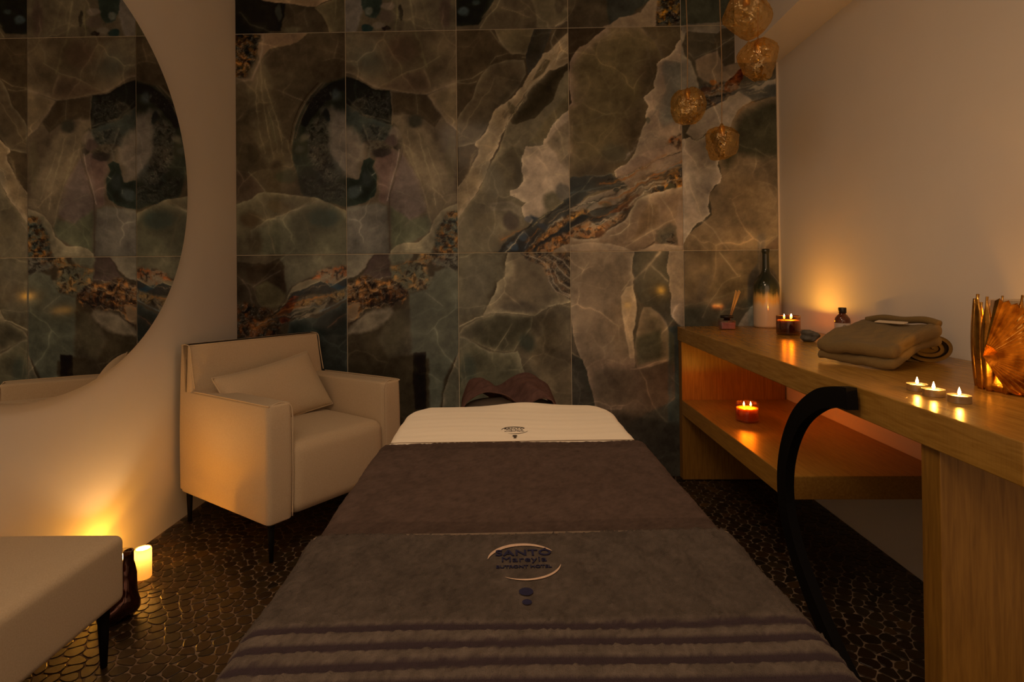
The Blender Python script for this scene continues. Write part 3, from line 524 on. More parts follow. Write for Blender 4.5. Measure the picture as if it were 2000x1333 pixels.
('A2','F',[433,2535,477,2495,504,2439,518,2383,615,2381,617,2631,533,2577,477,2556],(74,56,32),(60,46,26),1.2,0.4,0.3,1.0),
('A2','L',[382,2541,385,2483,393,2435],(66,52,30),(66,52,30),0.3,0.6,0,0.7),
('A2','B',[315,2420,5.5,2.2,0],(66,52,30),(66,52,30),0,0.8,1.0,0.7),
('A2','B',[240,2513,1.9,4.9,0],(48,42,28),(48,42,28),0,0.8,0.6,0.6),
('B2','F',[577,2799,1229,2785,1225,2356,573,2368],(62,48,30),(60,46,28),6,0,0.35,1.0),
('B2','F',[577,2799,691,2796,694,2519,671,2436,643,2367,573,2368],(80,64,46),(76,60,42),3,0.8,1,1.0),
('B2','F',[691,2796,813,2794,797,2517,769,2476,713,2485,686,2547],(36,36,24),(32,32,21),1.5,1,0.4,1.0),
('B2','B',[728,2512,2.5,2.2,0],(70,60,42),(70,60,42),0,0.8,0.6,0.8),
('B2','B',[721,2421,3.3,2.2,0],(24,28,20),(24,28,20),0,0.8,0.4,0.95),
('B2','B',[830,2538,3.8,2.2,0],(84,64,44),(84,64,44),0,0.8,0.6,0.8),
('B2','B',[833,2483,4.9,3.3,0],(62,46,30),(62,46,30),0,0.8,0.6,0.85),
('B2','B',[902,2501,1.1,4.4,0],(28,22,14),(28,22,14),0,0.8,0.4,0.9),
('B2','B',[824,2414,2.5,1.4,0],(24,18,12),(24,18,12),0,0.8,0.4,0.9),
('B2','B',[782,2434,3.8,2.2,0],(74,58,40),(74,58,40),0,0.8,0.6,0.6),
('B2','L',[881,2570,883,2487,871,2399],(84,68,38),(84,68,38),0.6,0.6,0,0.7),
('B2','L',[950,2597,958,2514,982,2397],(86,68,40),(86,68,40),0.9,0.6,0,0.7),
('B2','L',[1011,2596,1033,2512,1060,2429],(82,64,38),(82,64,38),1.2,0.8,0,0.5),
('B2','B',[1143,2510,3.3,11.0,0],(52,36,24),(52,36,24),0,0.8,1.0,0.7),
('C2','F',[1173,2786,1834,2772,1829,2345,1169,2357],(60,46,28),(56,42,25),6,0,0.35,1.0),
('C2','F',[1173,2786,1435,2781,1406,2560,1364,2492,1322,2429,1225,2420,1170,2421],(24,22,14),(20,18,11),1.5,0.6,0.4,1.0),
('C2','B',[1243,2503,3.3,2.7,0],(48,48,38),(48,48,38),0,0.8,0.9,0.8),
('C2','B',[1309,2548,2.2,1.6,0],(40,40,30),(40,40,30),0,0.8,0.9,0.7),
('C2','L',[1459,2614,1419,2518,1363,2464,1330,2407],(84,66,40),(84,66,40),0.5,0.2,0,0.9),
('C2','L',[1434,2615,1397,2533,1341,2465],(70,54,32),(70,54,32),0.4,0.2,0,0.8),
('C2','L',[1447,2515,1529,2489,1589,2463],(80,60,36),(80,60,36),0.3,0.2,0,0.7),
('C2','F',[1596,2612,1625,2501,1638,2404,1748,2402,1808,2448,1817,2497,1763,2526,1722,2609],(78,60,36),(70,54,32),2,1,1,1.0),
('C2','L',[1734,2410,1770,2429,1817,2447],(110,82,54),(110,82,54),0.5,0.6,0,0.7),
('C2','B',[1754,2526,2.7,5.5,0],(48,36,22),(48,36,22),0,0.8,0.6,0.7),
('D2','F',[1779,2774,2448,2760,2443,2334,1774,2346],(56,42,25),(52,39,23),6,0,0.35,1.0),
('D2','F',[2012,2769,2271,2763,2241,2544,2172,2490,2131,2464,2063,2437,2021,2411,2009,2493],(38,34,22),(42,36,24),2,0.7,0.8,1.0),
('D2','F',[1966,2390,2021,2416,2076,2451,2131,2464,2186,2476,2227,2530,2269,2598,2296,2598,2276,2488,2266,2379],(98,72,46),(84,62,38),1.4,0.8,0.4,1.0),
('D2','K',[2277,2598,2432,2595,2430,2403,2272,2406],(34,30,20),(150,84,16),1,1.2,0.4,1),
('E2','F',[2393,2761,2949,2749,2943,2325,2388,2335],(44,40,25),(42,36,22),6,0,0.35,1.0),
('E2','F',[2389,2398,2443,2408,2593,2416,2701,2425,2700,2343,2388,2349],(76,58,38),(68,52,32),1,0.6,0.5,1.0),
('C1','L',[1569,1320,1614,1353,1661,1388,1710,1423,1761,1463],(40,35,24),(40,35,24),0.25,1.7,0,0.8441218421829337),
('C1','L',[1672,1318,1695,1334,1717,1351,1739,1365,1761,1379],(118,92,60),(118,92,60),0.8,1.7,0,0.8539559102527834),
('C1','L',[1564,1256,1582,1274,1601,1291,1621,1307,1641,1324],(112,58,20),(112,58,20),0.5,1.7,0,0.6137264823222226),
('C1','L',[1646,1367,1684,1388,1721,1409,1757,1431,1791,1451],(88,64,38),(88,64,38),0.8,1.7,0,0.5943447313925945),
('C1','L',[1510,1199,1526,1210,1569,1246,1611,1279,1651,1307],(20,17,11),(20,17,11),0.35,1.7,0,0.6512568087114243),
('C1','L',[1678,1381,1719,1406,1759,1431,1797,1455,1798,1453],(40,35,24),(40,35,24),0.35,1.7,0,0.8882975093110184),
('C1','L',[1678,1352,1707,1370,1735,1386,1762,1402,1789,1418],(20,17,11),(20,17,11),0.5,1.7,0,0.5727988996814868),
('C1','L',[1579,1233,1606,1261,1634,1287,1663,1311,1692,1336],(118,92,60),(118,92,60),0.25,1.7,0,0.6584852760610951),
('C1','L',[1662,1337,1694,1360,1726,1382,1758,1403,1789,1425],(40,35,24),(40,35,24),0.35,1.7,0,0.5699503253375265),
('C1','L',[1679,1387,1701,1405,1725,1424,1749,1444,1774,1465],(20,17,11),(20,17,11),0.8,1.7,0,0.6781645665446512),
('C1','L',[1631,1286,1649,1298,1666,1310,1683,1323,1700,1335],(20,17,11),(20,17,11),0.25,1.7,0,0.8145077443579612),
('C1','L',[1688,1358,1733,1388,1777,1418,1798,1430,1798,1429],(88,64,38),(88,64,38),0.5,1.7,0,0.8214610551446484),
('C1','L',[1417,1200,1455,1242,1501,1286,1547,1318,1596,1351],(20,17,11),(20,17,11),0.8,1.7,0,0.8810300647647644),
('C1','L',[1446,1199,1463,1222,1491,1254,1520,1283,1549,1307],(118,92,60),(118,92,60),0.5,1.7,0,0.8734691667997267),
('D1','L',[2001,1440,2056,1457,2110,1486,2165,1529,2220,1552],(20,17,11),(20,17,11),0.35,1.7,0,0.8023972641021841),
('D1','L',[1888,1520,1951,1518,2015,1516,2078,1530,2142,1560],(88,64,38),(88,64,38),0.8,1.7,0,0.5611392690469906),
('D1','L',[2096,1474,2153,1524,2209,1560,2265,1585,2321,1608],(20,17,11),(20,17,11),0.25,1.7,0,0.8926677172677537),
('D1','L',[2047,1462,2127,1509,2208,1559,2288,1587,2368,1609],(40,35,24),(40,35,24),0.35,1.7,0,0.7706397526992381),
('D1','L',[2120,1525,2163,1552,2207,1570,2250,1584,2294,1596],(104,78,48),(104,78,48),0.8,1.7,0,0.6531845241741899),
('D1','L',[1958,1560,2049,1577,2140,1617,2231,1662,2322,1714],(112,58,20),(112,58,20),0.8,1.7,0,0.79109366614615),
('D1','L',[1891,1456,1944,1476,1996,1493,2049,1516,2102,1548],(20,17,11),(20,17,11),0.8,1.7,0,0.8377192515577054),
('D1','L',[1996,1583,2044,1590,2091,1607,2139,1626,2186,1645],(20,17,11),(20,17,11),0.25,1.7,0,0.7221517081954222),
('D1','L',[1987,1481,2054,1491,2121,1523,2188,1563,2255,1585],(104,78,48),(104,78,48),0.5,1.7,0,0.7931088623078131),
('D1','L',[2059,1475,2138,1530,2216,1579,2294,1615,2372,1649],(118,92,60),(118,92,60),0.8,1.7,0,0.6427004558549196),
('D1','L',[2214,1653,2290,1687,2366,1726,2405,1744,2405,1741],(20,17,11),(20,17,11),0.25,1.7,0,0.7160063459831985),
('D1','L',[2112,1491,2168,1536,2223,1559,2278,1579,2333,1593],(88,64,38),(88,64,38),0.5,1.7,0,0.671759577809695),
('D1','L',[2051,1565,2128,1593,2205,1627,2282,1661,2359,1696],(104,78,48),(104,78,48),0.35,1.7,0,0.8544689383614064),
('D1','L',[2072,1598,2162,1630,2252,1671,2342,1718,2406,1753],(88,64,38),(88,64,38),0.35,1.7,0,0.6195286191464744),
('D1','L',[1912,1415,1995,1421,2079,1453,2162,1518,2246,1552],(40,35,24),(40,35,24),0.8,1.7,0,0.6101393641223994),
('D1','L',[2116,1563,2185,1599,2254,1629,2323,1659,2391,1689],(88,64,38),(88,64,38),0.5,1.7,0,0.802145066101893),
('D1','L',[1797,1413,1797,1417,1843,1439,1890,1460,1936,1473],(20,17,11),(20,17,11),0.35,1.7,0,0.7708028067012267),
('D1','L',[1797,1344,1819,1343,1882,1366,1945,1375,2008,1379],(20,17,11),(20,17,11),0.25,1.7,0,0.6610727946370332),
('D1','L',[1824,1302,1872,1332,1920,1354,1969,1365,2017,1378],(112,58,20),(112,58,20),0.25,1.7,0,0.756557540755929),
('D1','L',[1851,1310,1937,1351,2023,1378,2109,1440,2196,1517],(118,92,60),(118,92,60),0.8,1.7,0,0.8532404343804423),
('D1','L',[2073,1600,2140,1623,2207,1651,2274,1685,2341,1721],(118,92,60),(118,92,60),0.25,1.7,0,0.6533484663130887),
('D1','L',[1985,1431,2074,1466,2163,1533,2251,1573,2339,1602],(20,17,11),(20,17,11),0.8,1.7,0,0.6932349773835127),
('D1','L',[2011,1476,2077,1498,2144,1537,2210,1572,2277,1595],(112,58,20),(112,58,20),0.8,1.7,0,0.8850244069077453),
('D1','L',[2207,1568,2277,1604,2348,1637,2405,1666,2405,1673],(20,17,11),(20,17,11),0.8,1.7,0,0.5877714187958446),
('D1','L',[2011,1401,2082,1446,2153,1510,2223,1552,2294,1581],(88,64,38),(88,64,38),0.8,1.7,0,0.700220311813722),
('D1','L',[2212,1587,2276,1618,2340,1648,2404,1678,2405,1682],(112,58,20),(112,58,20),0.35,1.7,0,0.7585334923705658),
('D1','L',[1863,1453,1953,1472,2043,1491,2133,1541,2224,1590],(118,92,60),(118,92,60),0.5,1.7,0,0.7221141511599763),
('D1','L',[1875,1358,1938,1384,2002,1400,2065,1437,2129,1488],(112,58,20),(112,58,20),0.35,1.7,0,0.6525860847085102),
('D1','L',[2116,1449,2198,1520,2280,1552,2361,1575,2404,1587],(118,92,60),(118,92,60),0.35,1.7,0,0.8773385961800613),
('D1','L',[2116,1494,2168,1533,2218,1553,2269,1568,2320,1580],(118,92,60),(118,92,60),0.5,1.7,0,0.7222923868359116),
('E1','L',[2772,2086,2822,2094,2872,2114,2914,2131,2914,2134],(20,17,11),(20,17,11),0.25,1.7,0,0.8161395377972076),
('E1','L',[2509,1978,2560,1997,2611,2015,2663,2025,2714,2034],(88,64,38),(88,64,38),0.25,1.7,0,0.7125178592087154),
('E1','L',[2535,2023,2594,2034,2653,2044,2713,2050,2772,2052],(118,92,60),(118,92,60),0.8,1.7,0,0.7900065099507617),
('E1','L',[2440,1897,2492,1942,2550,1977,2608,2002,2666,2016],(104,78,48),(104,78,48),0.8,1.7,0,0.7582122285028892),
('E1','L',[2658,2059,2726,2071,2794,2076,2862,2096,2913,2116],(104,78,48),(104,78,48),0.8,1.7,0,0.7165019030656888),
('E1','L',[2658,2082,2716,2088,2773,2088,2831,2097,2889,2116],(104,78,48),(104,78,48),0.25,1.7,0,0.6562775462321753),
('E1','L',[2446,1982,2462,1993,2523,2023,2585,2040,2646,2056],(112,58,20),(112,58,20),0.5,1.7,0,0.5999394622289188),
('E1','L',[2578,2024,2629,2038,2681,2046,2733,2052,2784,2055],(20,17,11),(20,17,11),0.8,1.7,0,0.7550482838563038),
('E1','L',[2701,2029,2733,2037,2766,2043,2798,2049,2830,2058],(104,78,48),(104,78,48),0.25,1.7,0,0.7822604919206959),
('E1','L',[2453,2069,2474,2071,2532,2075,2590,2081,2648,2090],(40,35,24),(40,35,24),0.8,1.7,0,0.5671125232665335),
('E1','L',[2715,2067,2753,2072,2791,2077,2829,2088,2867,2104],(40,35,24),(40,35,24),0.35,1.7,0,0.8979185816077331),
('E1','L',[2660,2017,2708,2024,2755,2029,2803,2033,2850,2039],(104,78,48),(104,78,48),0.35,1.7,0,0.5735297770637405),
('E1','L',[2480,2013,2533,2034,2585,2049,2637,2063,2689,2074],(118,92,60),(118,92,60),0.25,1.7,0,0.7498861659418009),
('E1','L',[2447,1991,2489,2002,2534,2014,2579,2022,2625,2032],(20,17,11),(20,17,11),0.5,1.7,0,0.7899167545890523),
('A0','L',[290,934,334,955,377,976,418,996,458,1013],(20,17,11),(20,17,11),0.5,1.7,0,0.6028882227765535),
('A0','L',[365,998,406,1013,446,1027,487,1034,526,1041],(88,64,38),(88,64,38),0.35,1.7,0,0.6421363530465599),
('A0','L',[322,959,357,971,391,983,426,995,460,1003],(20,17,11),(20,17,11),0.35,1.7,0,0.8522259211534631),
('A0','L',[207,830,253,837,300,847,349,857,398,867],(118,92,60),(118,92,60),0.25,1.7,0,0.7506289391501518),
('A0','L',[139,838,169,857,230,894,292,910,354,929],(112,58,20),(112,58,20),0.8,1.7,0,0.7181637755569458),
('A0','L',[138,802,211,818,284,843,355,870,426,893],(20,17,11),(20,17,11),0.35,1.7,0,0.88061682718407),
('A0','L',[283,947,331,955,382,966,435,976,489,980],(40,35,24),(40,35,24),0.8,1.7,0,0.8372086638512113),
('A0','L',[117,824,169,847,222,861,276,871,331,885],(118,92,60),(118,92,60),0.5,1.7,0,0.8286145246402308),
('A0','L',[209,868,266,878,325,894,384,910,444,922],(40,35,24),(40,35,24),0.8,1.7,0,0.8864365685586009),
('A0','L',[297,985,317,989,337,992,358,995,380,998],(20,17,11),(20,17,11),0.8,1.7,0,0.572148509204012),
('A0','L',[83,804,87,806,127,818,166,831,206,840],(112,58,20),(112,58,20),0.5,1.7,0,0.550153871249003),
('A0','L',[279,925,338,943,398,962,458,976,518,987],(112,58,20),(112,58,20),0.8,1.7,0,0.5849119571377387),
('A0','L',[127,829,161,846,196,862,231,869,266,876],(112,58,20),(112,58,20),0.35,1.7,0,0.7432220752457044),
('A0','L',[184,865,236,916,293,955,348,975,402,997],(20,17,11),(20,17,11),0.8,1.7,0,0.8637253777029621),
('A0','L',[190,855,246,861,305,873,365,886,428,897],(20,17,11),(20,17,11),0.8,1.7,0,0.7151061102530306),
('A0','L',[445,985,474,988,504,990,534,993,566,996],(40,35,24),(40,35,24),0.35,1.7,0,0.8052543010395717),
('B0','L',[597,819,623,835,649,851,675,867,700,883],(30,22,14),(30,22,14),0.8,1.7,0,0.8690855610427107),
('B0','L',[756,942,799,947,840,951,881,955,921,958],(30,22,14),(30,22,14),0.8,1.7,0,0.6071736236776761),
('B0','L',[638,1068,703,1093,769,1114,835,1133,903,1152],(60,46,30),(60,46,30),0.5,1.7,0,0.552195439574644),
('B0','L',[588,914,620,918,670,933,718,947,763,953],(104,58,22),(104,58,22),0.25,1.7,0,0.8007876081386687),
('B0','L',[618,850,663,877,708,905,753,919,798,926],(110,84,52),(110,84,52),0.25,1.7,0,0.7240963119198502),
('B0','L',[855,1105,888,1111,920,1117,953,1120,986,1123],(30,22,14),(30,22,14),0.25,1.7,0,0.8825474950676311),
('B0','L',[614,984,670,1000,724,1014,777,1025,827,1029],(110,84,52),(110,84,52),0.25,1.7,0,0.8744269882132171),
('B0','L',[877,1143,910,1143,942,1142,973,1138,1003,1135],(30,22,14),(30,22,14),0.35,1.7,0,0.7687318921543129),
('B0','L',[693,967,734,990,776,1010,820,1025,864,1040],(110,84,52),(110,84,52),0.25,1.7,0,0.8695495386769067),
('B0','L',[662,1049,712,1060,761,1068,808,1075,854,1079],(30,22,14),(30,22,14),0.35,1.7,0,0.6591011402691009),
('B0','L',[588,1021,638,1034,703,1053,765,1068,827,1079],(110,84,52),(110,84,52),0.25,1.7,0,0.7150634231842856),
('B0','L',[834,1129,906,1148,979,1162,1051,1174,1124,1185],(104,58,22),(104,58,22),0.25,1.7,0,0.7224310960263821),
('D1','L',[2248,1952,2277,2008,2304,2060,2329,2099,2352,2138],(112,86,56),(112,86,56),0.25,1.7,0,0.6972022926010931),
('D1','L',[2212,1876,2249,1930,2283,1975,2314,2013,2344,2050],(76,60,40),(76,60,40),0.35,1.7,0,0.7511551250510785),
('D1','L',[2253,1947,2287,1998,2319,2040,2348,2082,2375,2126],(76,60,40),(76,60,40),0.25,1.7,0,0.7954118549798307),
('D1','L',[2169,1799,2199,1821,2231,1837,2265,1842,2301,1842],(112,86,56),(112,86,56),0.5,1.7,0,0.6092769641285058),
('D1','L',[2149,1761,2177,1775,2207,1786,2240,1789,2274,1784],(76,60,40),(76,60,40),0.25,1.7,0,0.5596152983053162),
('D1','L',[2133,1759,2145,1776,2172,1810,2198,1844,2223,1880],(76,60,40),(76,60,40),0.25,1.7,0,0.6308840001717447),
('D1','L',[2195,1813,2215,1817,2236,1817,2259,1807,2284,1797],(76,60,40),(76,60,40),0.35,1.7,0,0.8043916049899744),
('D1','L',[2091,1691,2123,1719,2160,1754,2197,1790,2233,1822],(84,64,42),(84,64,42),0.8,1.7,0,0.828171494232938),
('C1','L',[1198,1529,1248,1634,1300,1745,1353,1831,1405,1896],(76,56,32),(76,56,32),0.35,1.7,0,0.7044986442994347),
('C1','L',[1504,1982,1588,2099,1671,2198,1754,2297,1783,2335],(84,58,32),(84,58,32),0.25,1.7,0,0.5862470671117874),
('C1','L',[1536,1984,1594,2073,1653,2142,1710,2211,1768,2280],(120,92,58),(120,92,58),0.35,1.7,0,0.7186980020014188),
('C1','L',[1565,2047,1623,2112,1681,2176,1740,2241,1798,2305],(120,92,58),(120,92,58),0.5,1.7,0,0.7468513859848566),
('C1','L',[1312,1626,1390,1754,1467,1882,1544,2012,1621,2109],(120,92,58),(120,92,58),0.25,1.7,0,0.7663539705651387),
('C1','L',[1328,1785,1371,1841,1415,1897,1459,1954,1502,2011],(120,92,58),(120,92,58),0.25,1.7,0,0.6093446190576771),
('C1','L',[1198,1527,1259,1650,1333,1793,1406,1882,1480,1975],(76,56,32),(76,56,32),0.8,1.7,0,0.7890162413161332),
('C1','L',[1543,2062,1612,2141,1680,2219,1748,2297,1783,2336],(120,92,58),(120,92,58),0.25,1.7,0,0.7291103103150892),
]
# ------------------------------------------------------------------ marble mural on the tiles
def seg_dist(px, py, P, closed):
    d = np.full(px.shape, 1e9); n = len(P)
    for i in range(n if closed else n-1):
        ax, ay = P[i]; bx, by = P[(i+1) % n]
        vx, vy = bx-ax, by-ay; l = vx*vx+vy*vy+1e-12
        t = np.clip(((px-ax)*vx+(py-ay)*vy)/l, 0, 1)
        d = np.minimum(d, (px-ax-t*vx)**2+(py-ay-t*vy)**2)
    return np.sqrt(d)
def inside(px, py, P):
    r = np.zeros(px.shape, bool); n = len(P)
    for i in range(n):
        ax, ay = P[i]; bx, by = P[(i+1) % n]
        if ay == by: continue
        c = ((ay > py) != (by > py)) & (px < (bx-ax)*(py-ay)/(by-ay)+ax); r ^= c
    return r
def paint_cell(cell, x, z):
    """x,z wall coordinates in metres -> display-referred colours 0..255 of the printed pattern"""
    X = x*100; Z = z*100
    n1 = fbm(X/3.2, Z/3.2, 5); n2 = fbm(X/3.2, Z/3.2, 5, 40.)
    out = np.tile(np.array([[52., 40., 24.]]), (len(X), 1))
    for e in PAINT:
        if e[0] != cell: continue
        _, kd, pts, c1, c2, wd, jag, soft, al = e
        c1 = np.array(c1, float); c2 = np.array(c2, float)
        if kd == 'B':
            cx, cz, rx, ry, an = pts[0]/10, pts[1]/10, pts[2], pts[3], math.radians(pts[4])
            sel = np.where((np.abs(X-cx) < rx+ry+4) & (np.abs(Z-cz) < rx+ry+4))[0]
            if not len(sel): continue
            dx = X[sel]+n1[sel]*jag*1.4-cx; dz = Z[sel]+n2[sel]*jag*1.4-cz
            u = dx*math.cos(an)+dz*math.sin(an); v = -dx*math.sin(an)+dz*math.cos(an)
            d = np.sqrt((u/rx)**2+(v/ry)**2)
            a = al*sstep((1.0-d)/max(.15, soft*.8)+.35)*(1+.25*n1[sel])
            out[sel] += (c1-out[sel])*a[:, None]; continue
        P = [(pts[i]/10, pts[i+1]/10) for i in range(0, len(pts), 2)]
        xs = [p[0] for p in P]; zs = [p[1] for p in P]; mg = 4+wd*2.2
        sel = np.where((X > min(xs)-mg) & (X < max(xs)+mg) & (Z > min(zs)-mg) & (Z < max(zs)+mg))[0]
        if not len(sel): continue
        px = X[sel]+n1[sel]*jag*1.0; pz = Z[sel]+n2[sel]*jag*1.0
        if kd == 'L':
            d = seg_dist(px, pz, P, False)
            a = al*(np.exp(-(d/(wd*.50))**2)*.72+np.exp(-d/(wd*2.4))*.38)
            a = a*np.clip(.85+.75*fbm(X[sel]/6, Z[sel]/6, 3, 9.), .15, 1.25)
            out[sel] += (c1-out[sel])*np.clip(a, 0, 1)[:, None]; continue
        d = seg_dist(px, pz, P, True); sd = np.where(inside(px, pz, P), d, -d)
        lo_ = fbm(X[sel]/12+n2[sel]*.25, Z[sel]/12, 3, 31.)
        if kd == 'F':
            a = al*sstep(sd/max(soft, .10)*.5+.5)
            if wd >= 5: g = np.zeros_like(sd)
            else:
                ww = wd*.85*(1+.7*lo_); g = np.exp(-np.maximum(sd, 0)/np.maximum(ww, .2))*np.clip(1.0+.7*fbm(X[sel]/4, Z[sel]/4, 3, 71.), .3, 1.4)
            c = c2+(c1-c2)*g[:, None]
            t = 1+.20*lo_+.13*fbm(px/3.1, pz/3.1, 4, 3.)+.04*fbm(px/.7, pz/.7, 2, 5.)
            if c2[0] > 2.2*c2[1]: t = t*(.62+.5*fbm(px/1.6, pz/1.6, 4, 13.))
            c = c*t[:, None]
            out[sel] += (c-out[sel])*a[:, None]
        else:
            hot = soft
            a = al*sstep((sd+.5*n2[sel])/1.1*.5+.5)
            wx = X[sel]+2.2*n1[sel]; wz = Z[sel]+2.2*n2[sel]
            q = fbm(wx/2.6, wz/2.0, 5, 21.); r = np.exp(-np.abs(fbm(wx/1.9, wz/1.4, 4, 33.))/.055)
            r2 = np.exp(-np.abs(fbm(wx/.9, wz/.8, 3, 43.))/.09)
            cream = np.array([112., 90., 60.]); red = np.array([80., 34., 12.])
            mid = c1*.5+c2*.5*np.array([.8, .78, .8])
            k1 = sstep((q+.10+hot*.35)*1.9)[:, None]
            c = c1+(mid-c1)*k1; k2 = sstep((q+hot*.55-.42)*2.6)[:, None]; c = c+(c2-c)*k2*.75
            c = c+(red-c)*(sstep((fbm(X[sel]/4, Z[sel]/4, 3, 61.)-.12)*3)*hot*.55)[:, None]
            c = c+(cream-c)*(r*.42+r2*.16)[:, None]
            c = c*(1-.55*sstep((fbm(wx/1.6, wz/1.5, 4, 80.)-.02)*3))[:, None]*(1+.25*lo_)[:, None]
            out[sel] += (c-out[sel])*a[:, None]
    # translucent crack web of the slab: cell borders glow softly, cells differ a little in tone
    for cs, sx_, st, lw in ((29., 3., .25, .36), (15., 7., .09, .26)):
        wx = X+fbm(X/14, Z/14, 3, sx_)*5.0; wz = Z+fbm(X/14, Z/14, 3, sx_+50)*5.0
        gx_ = np.floor(wx/cs); gz_ = np.floor(wz/cs); f1 = np.full(X.shape, 1e9); f2 = np.full(X.shape, 1e9); cid = np.zeros(X.shape)
        for di in (-1, 0, 1):
            for dj in (-1, 0, 1):
                ix = (gx_+di).astype(np.int64); iz = (gz_+dj).astype(np.int64)
                rx_ = _T[(ix*7+int(sx_*13)) & 255, (iz*11+3) & 255]; rz_ = _T[(ix*5+90) & 255, (iz*3+int(sx_*29)) & 255]
                d_ = np.hypot((ix+rx_)*cs-wx, (iz+rz_)*cs-wz)
                nf = d_ < f1; f2 = np.where(nf, f1, np.minimum(f2, d_)); cid = np.where(nf, _T[(ix*3+17) & 255, (iz*7+5) & 255], cid); f1 = np.where(nf, d_, f1)
        e_ = f2-f1; m_ = np.clip(.45+2.0*fbm(X/18, Z/18, 2, sx_+9), 0, 1)
        ln_ = (np.exp(-(e_/lw)**2)*.6+np.exp(-e_/(lw*3.5))*.5)*st*m_
        out = out*(1+ln_[:, None]*1.25)+ln_[:, None]*np.array([7., 5.5, 3.5])
        out *= (1+.16*(cid-.5)*(1-np.exp(-e_/2.5)))[:, None]
    # smoke
    out *= (1+.16*fbm(X/19+.3*n1, Z/19, 3, 55.)+.10*fbm(X/6, Z/6+.4*n2, 4, 58.)+.03*fbm(X/.8, Z/.8, 2, 11.))[:, None]
    return np.clip(out, 4, 255)
WALL_DISP = np.array([108., 80., 55.])
def nlin(c):
    c = c/255.; return np.where(c <= .04045, c/12.92, ((c+.055)/1.055)**2.4)
def tile_mesh(name, x0, x1, z0, z1, cell, notch, th=.0032, step=.0042):
    nx = max(1, int(round((x1-x0)/step))); nz = max(1, int(round((z1-z0)/step)))
    xs = np.linspace(x0, x1, nx+1); zs = np.linspace(z0, z1, nz+1)
    gx, gz = np.meshgrid(xs, zs, indexing='ij'); X = gx.ravel(); Z = gz.ravel()
    disp = paint_cell(cell, X, Z)
    alb = np.clip(np.maximum(nlin(disp)-SPEC_ADD, nlin(disp)*.35)/TILE_K, .004, .9)
    co = np.stack([X, np.full(X.shape, -th), Z], -1)
    i = np.arange(nx)[:, None]*(nz+1)+np.arange(nz)[None, :]
    q = np.stack([i, i+(nz+1), i+(nz+1)+1, i+1], -1)
    if notch:
        keep = ~((xs[:-1, None] >= notch[0]-.5*step) & (zs[None, :-1] >= notch[1]-.5*step)); q = q[keep]
    q = q.reshape(-1, 4)
    N0 = len(co)
    def at(a, b): return a*(nz+1)+b
    # back corners and side quads
    per = [at(a, 0) for a in range(nx+1)]+[at(nx, b) for b in range(1, nz+1)]+[at(a, nz) for a in range(nx-1, -1, -1)]+[at(0, b) for b in range(nz-1, 0, -1)]
    if notch:
        per = None
        sides = np.zeros((0, 4), int)
        pts = [at(a, 0) for a in range(nx+1)]
        back = co[pts].copy(); back[:, 1] = -.0002
        sides = np.array([[pts[k+1], pts[k], N0+k, N0+k+1] for k in range(len(pts)-1)])
        lp = [at(0, b) for b in range(nz+1)]; bk2 = co[lp].copy(); bk2[:, 1] = -.0002; n2 = N0+len(pts)
        s2 = np.array([[lp[k], lp[k+1], n2+k+1, n2+k] for k in range(len(lp)-1)])
        co = np.concatenate([co, back, bk2]); sides = np.concatenate([sides, s2])
    else:
        back = co[per].copy(); back[:, 1] = -.0002; m = len(per)
        sides = np.array([[per[(k+1) % m], per[k], N0+k, N0+(k+1) % m] for k in range(m)])
        co = np.concatenate([co, back])
    q = np.concatenate([q, sides])
    me = bpy.data.meshes.new(name)
    me.vertices.add(len(co)); me.vertices.foreach_set('co', co.astype(np.float32).ravel())
    me.loops.add(len(q)*4); me.loops.foreach_set('vertex_index', q.astype(np.int32).ravel())
    me.polygons.add(len(q)); me.polygons.foreach_set('loop_start', np.arange(0, len(q)*4, 4, dtype=np.int32))
    me.polygons.foreach_set('loop_total', np.full(len(q), 4, dtype=np.int32))
    me.update(calc_edges=True)
    ca = me.color_attributes.new('Col', 'FLOAT_COLOR', 'POINT')
    cc = np.ones((len(co), 4), np.float32); cc[:N0, :3] = alb; cc[N0:, :3] = .5
    ca.data.foreach_set('color', cc.ravel())
    return me
TILE_K = np.array([.285, .158, .073]); SPEC_ADD = np.array([.0045, .004, .0025])
W = 2.911; H = 2.62; YF = -4.6           # room width, height, rear wall
# ---- materials of the shell
def wall_mat(name, col):
    return mat(name, col, .85, .25, bump=(90, .12, .002, (1, 1, 1)), noise=(3, tuple(c*.96 for c in col), 4, (1, 1, 1)))
M_wall = wall_mat('painted_plaster', (.80, .78, .76))
M_ceil = wall_mat('painted_ceiling', (.78, .76, .73))
M_grout = mat('tile_joint', (.80, .74, .60), .7, .2, noise=(30, (.7, .64, .5), 3, (1, 1, 1)))
M_fgrout = mat('floor_grout', (.26, .19, .13), .8, .2, noise=(60, (.16, .115, .08), 4, (1, 1, 1)), bump=(300, .3, .001, (1, 1, 1)))
def attr_mat(name, rough, spec, bump=None, coat=0):
    m = mat(name, (.5, .5, .5), rough, spec, bump=bump, coat=coat)
    n = m.node_tree.nodes.new('ShaderNodeAttribute'); n.attribute_name = 'Col'
    m.node_tree.links.new(n.outputs['Color'], m.node_tree.nodes['Principled BSDF'].inputs['Base Color']); return m
M_tile = attr_mat('glazed_marble_print', .10, .16, coat=0)
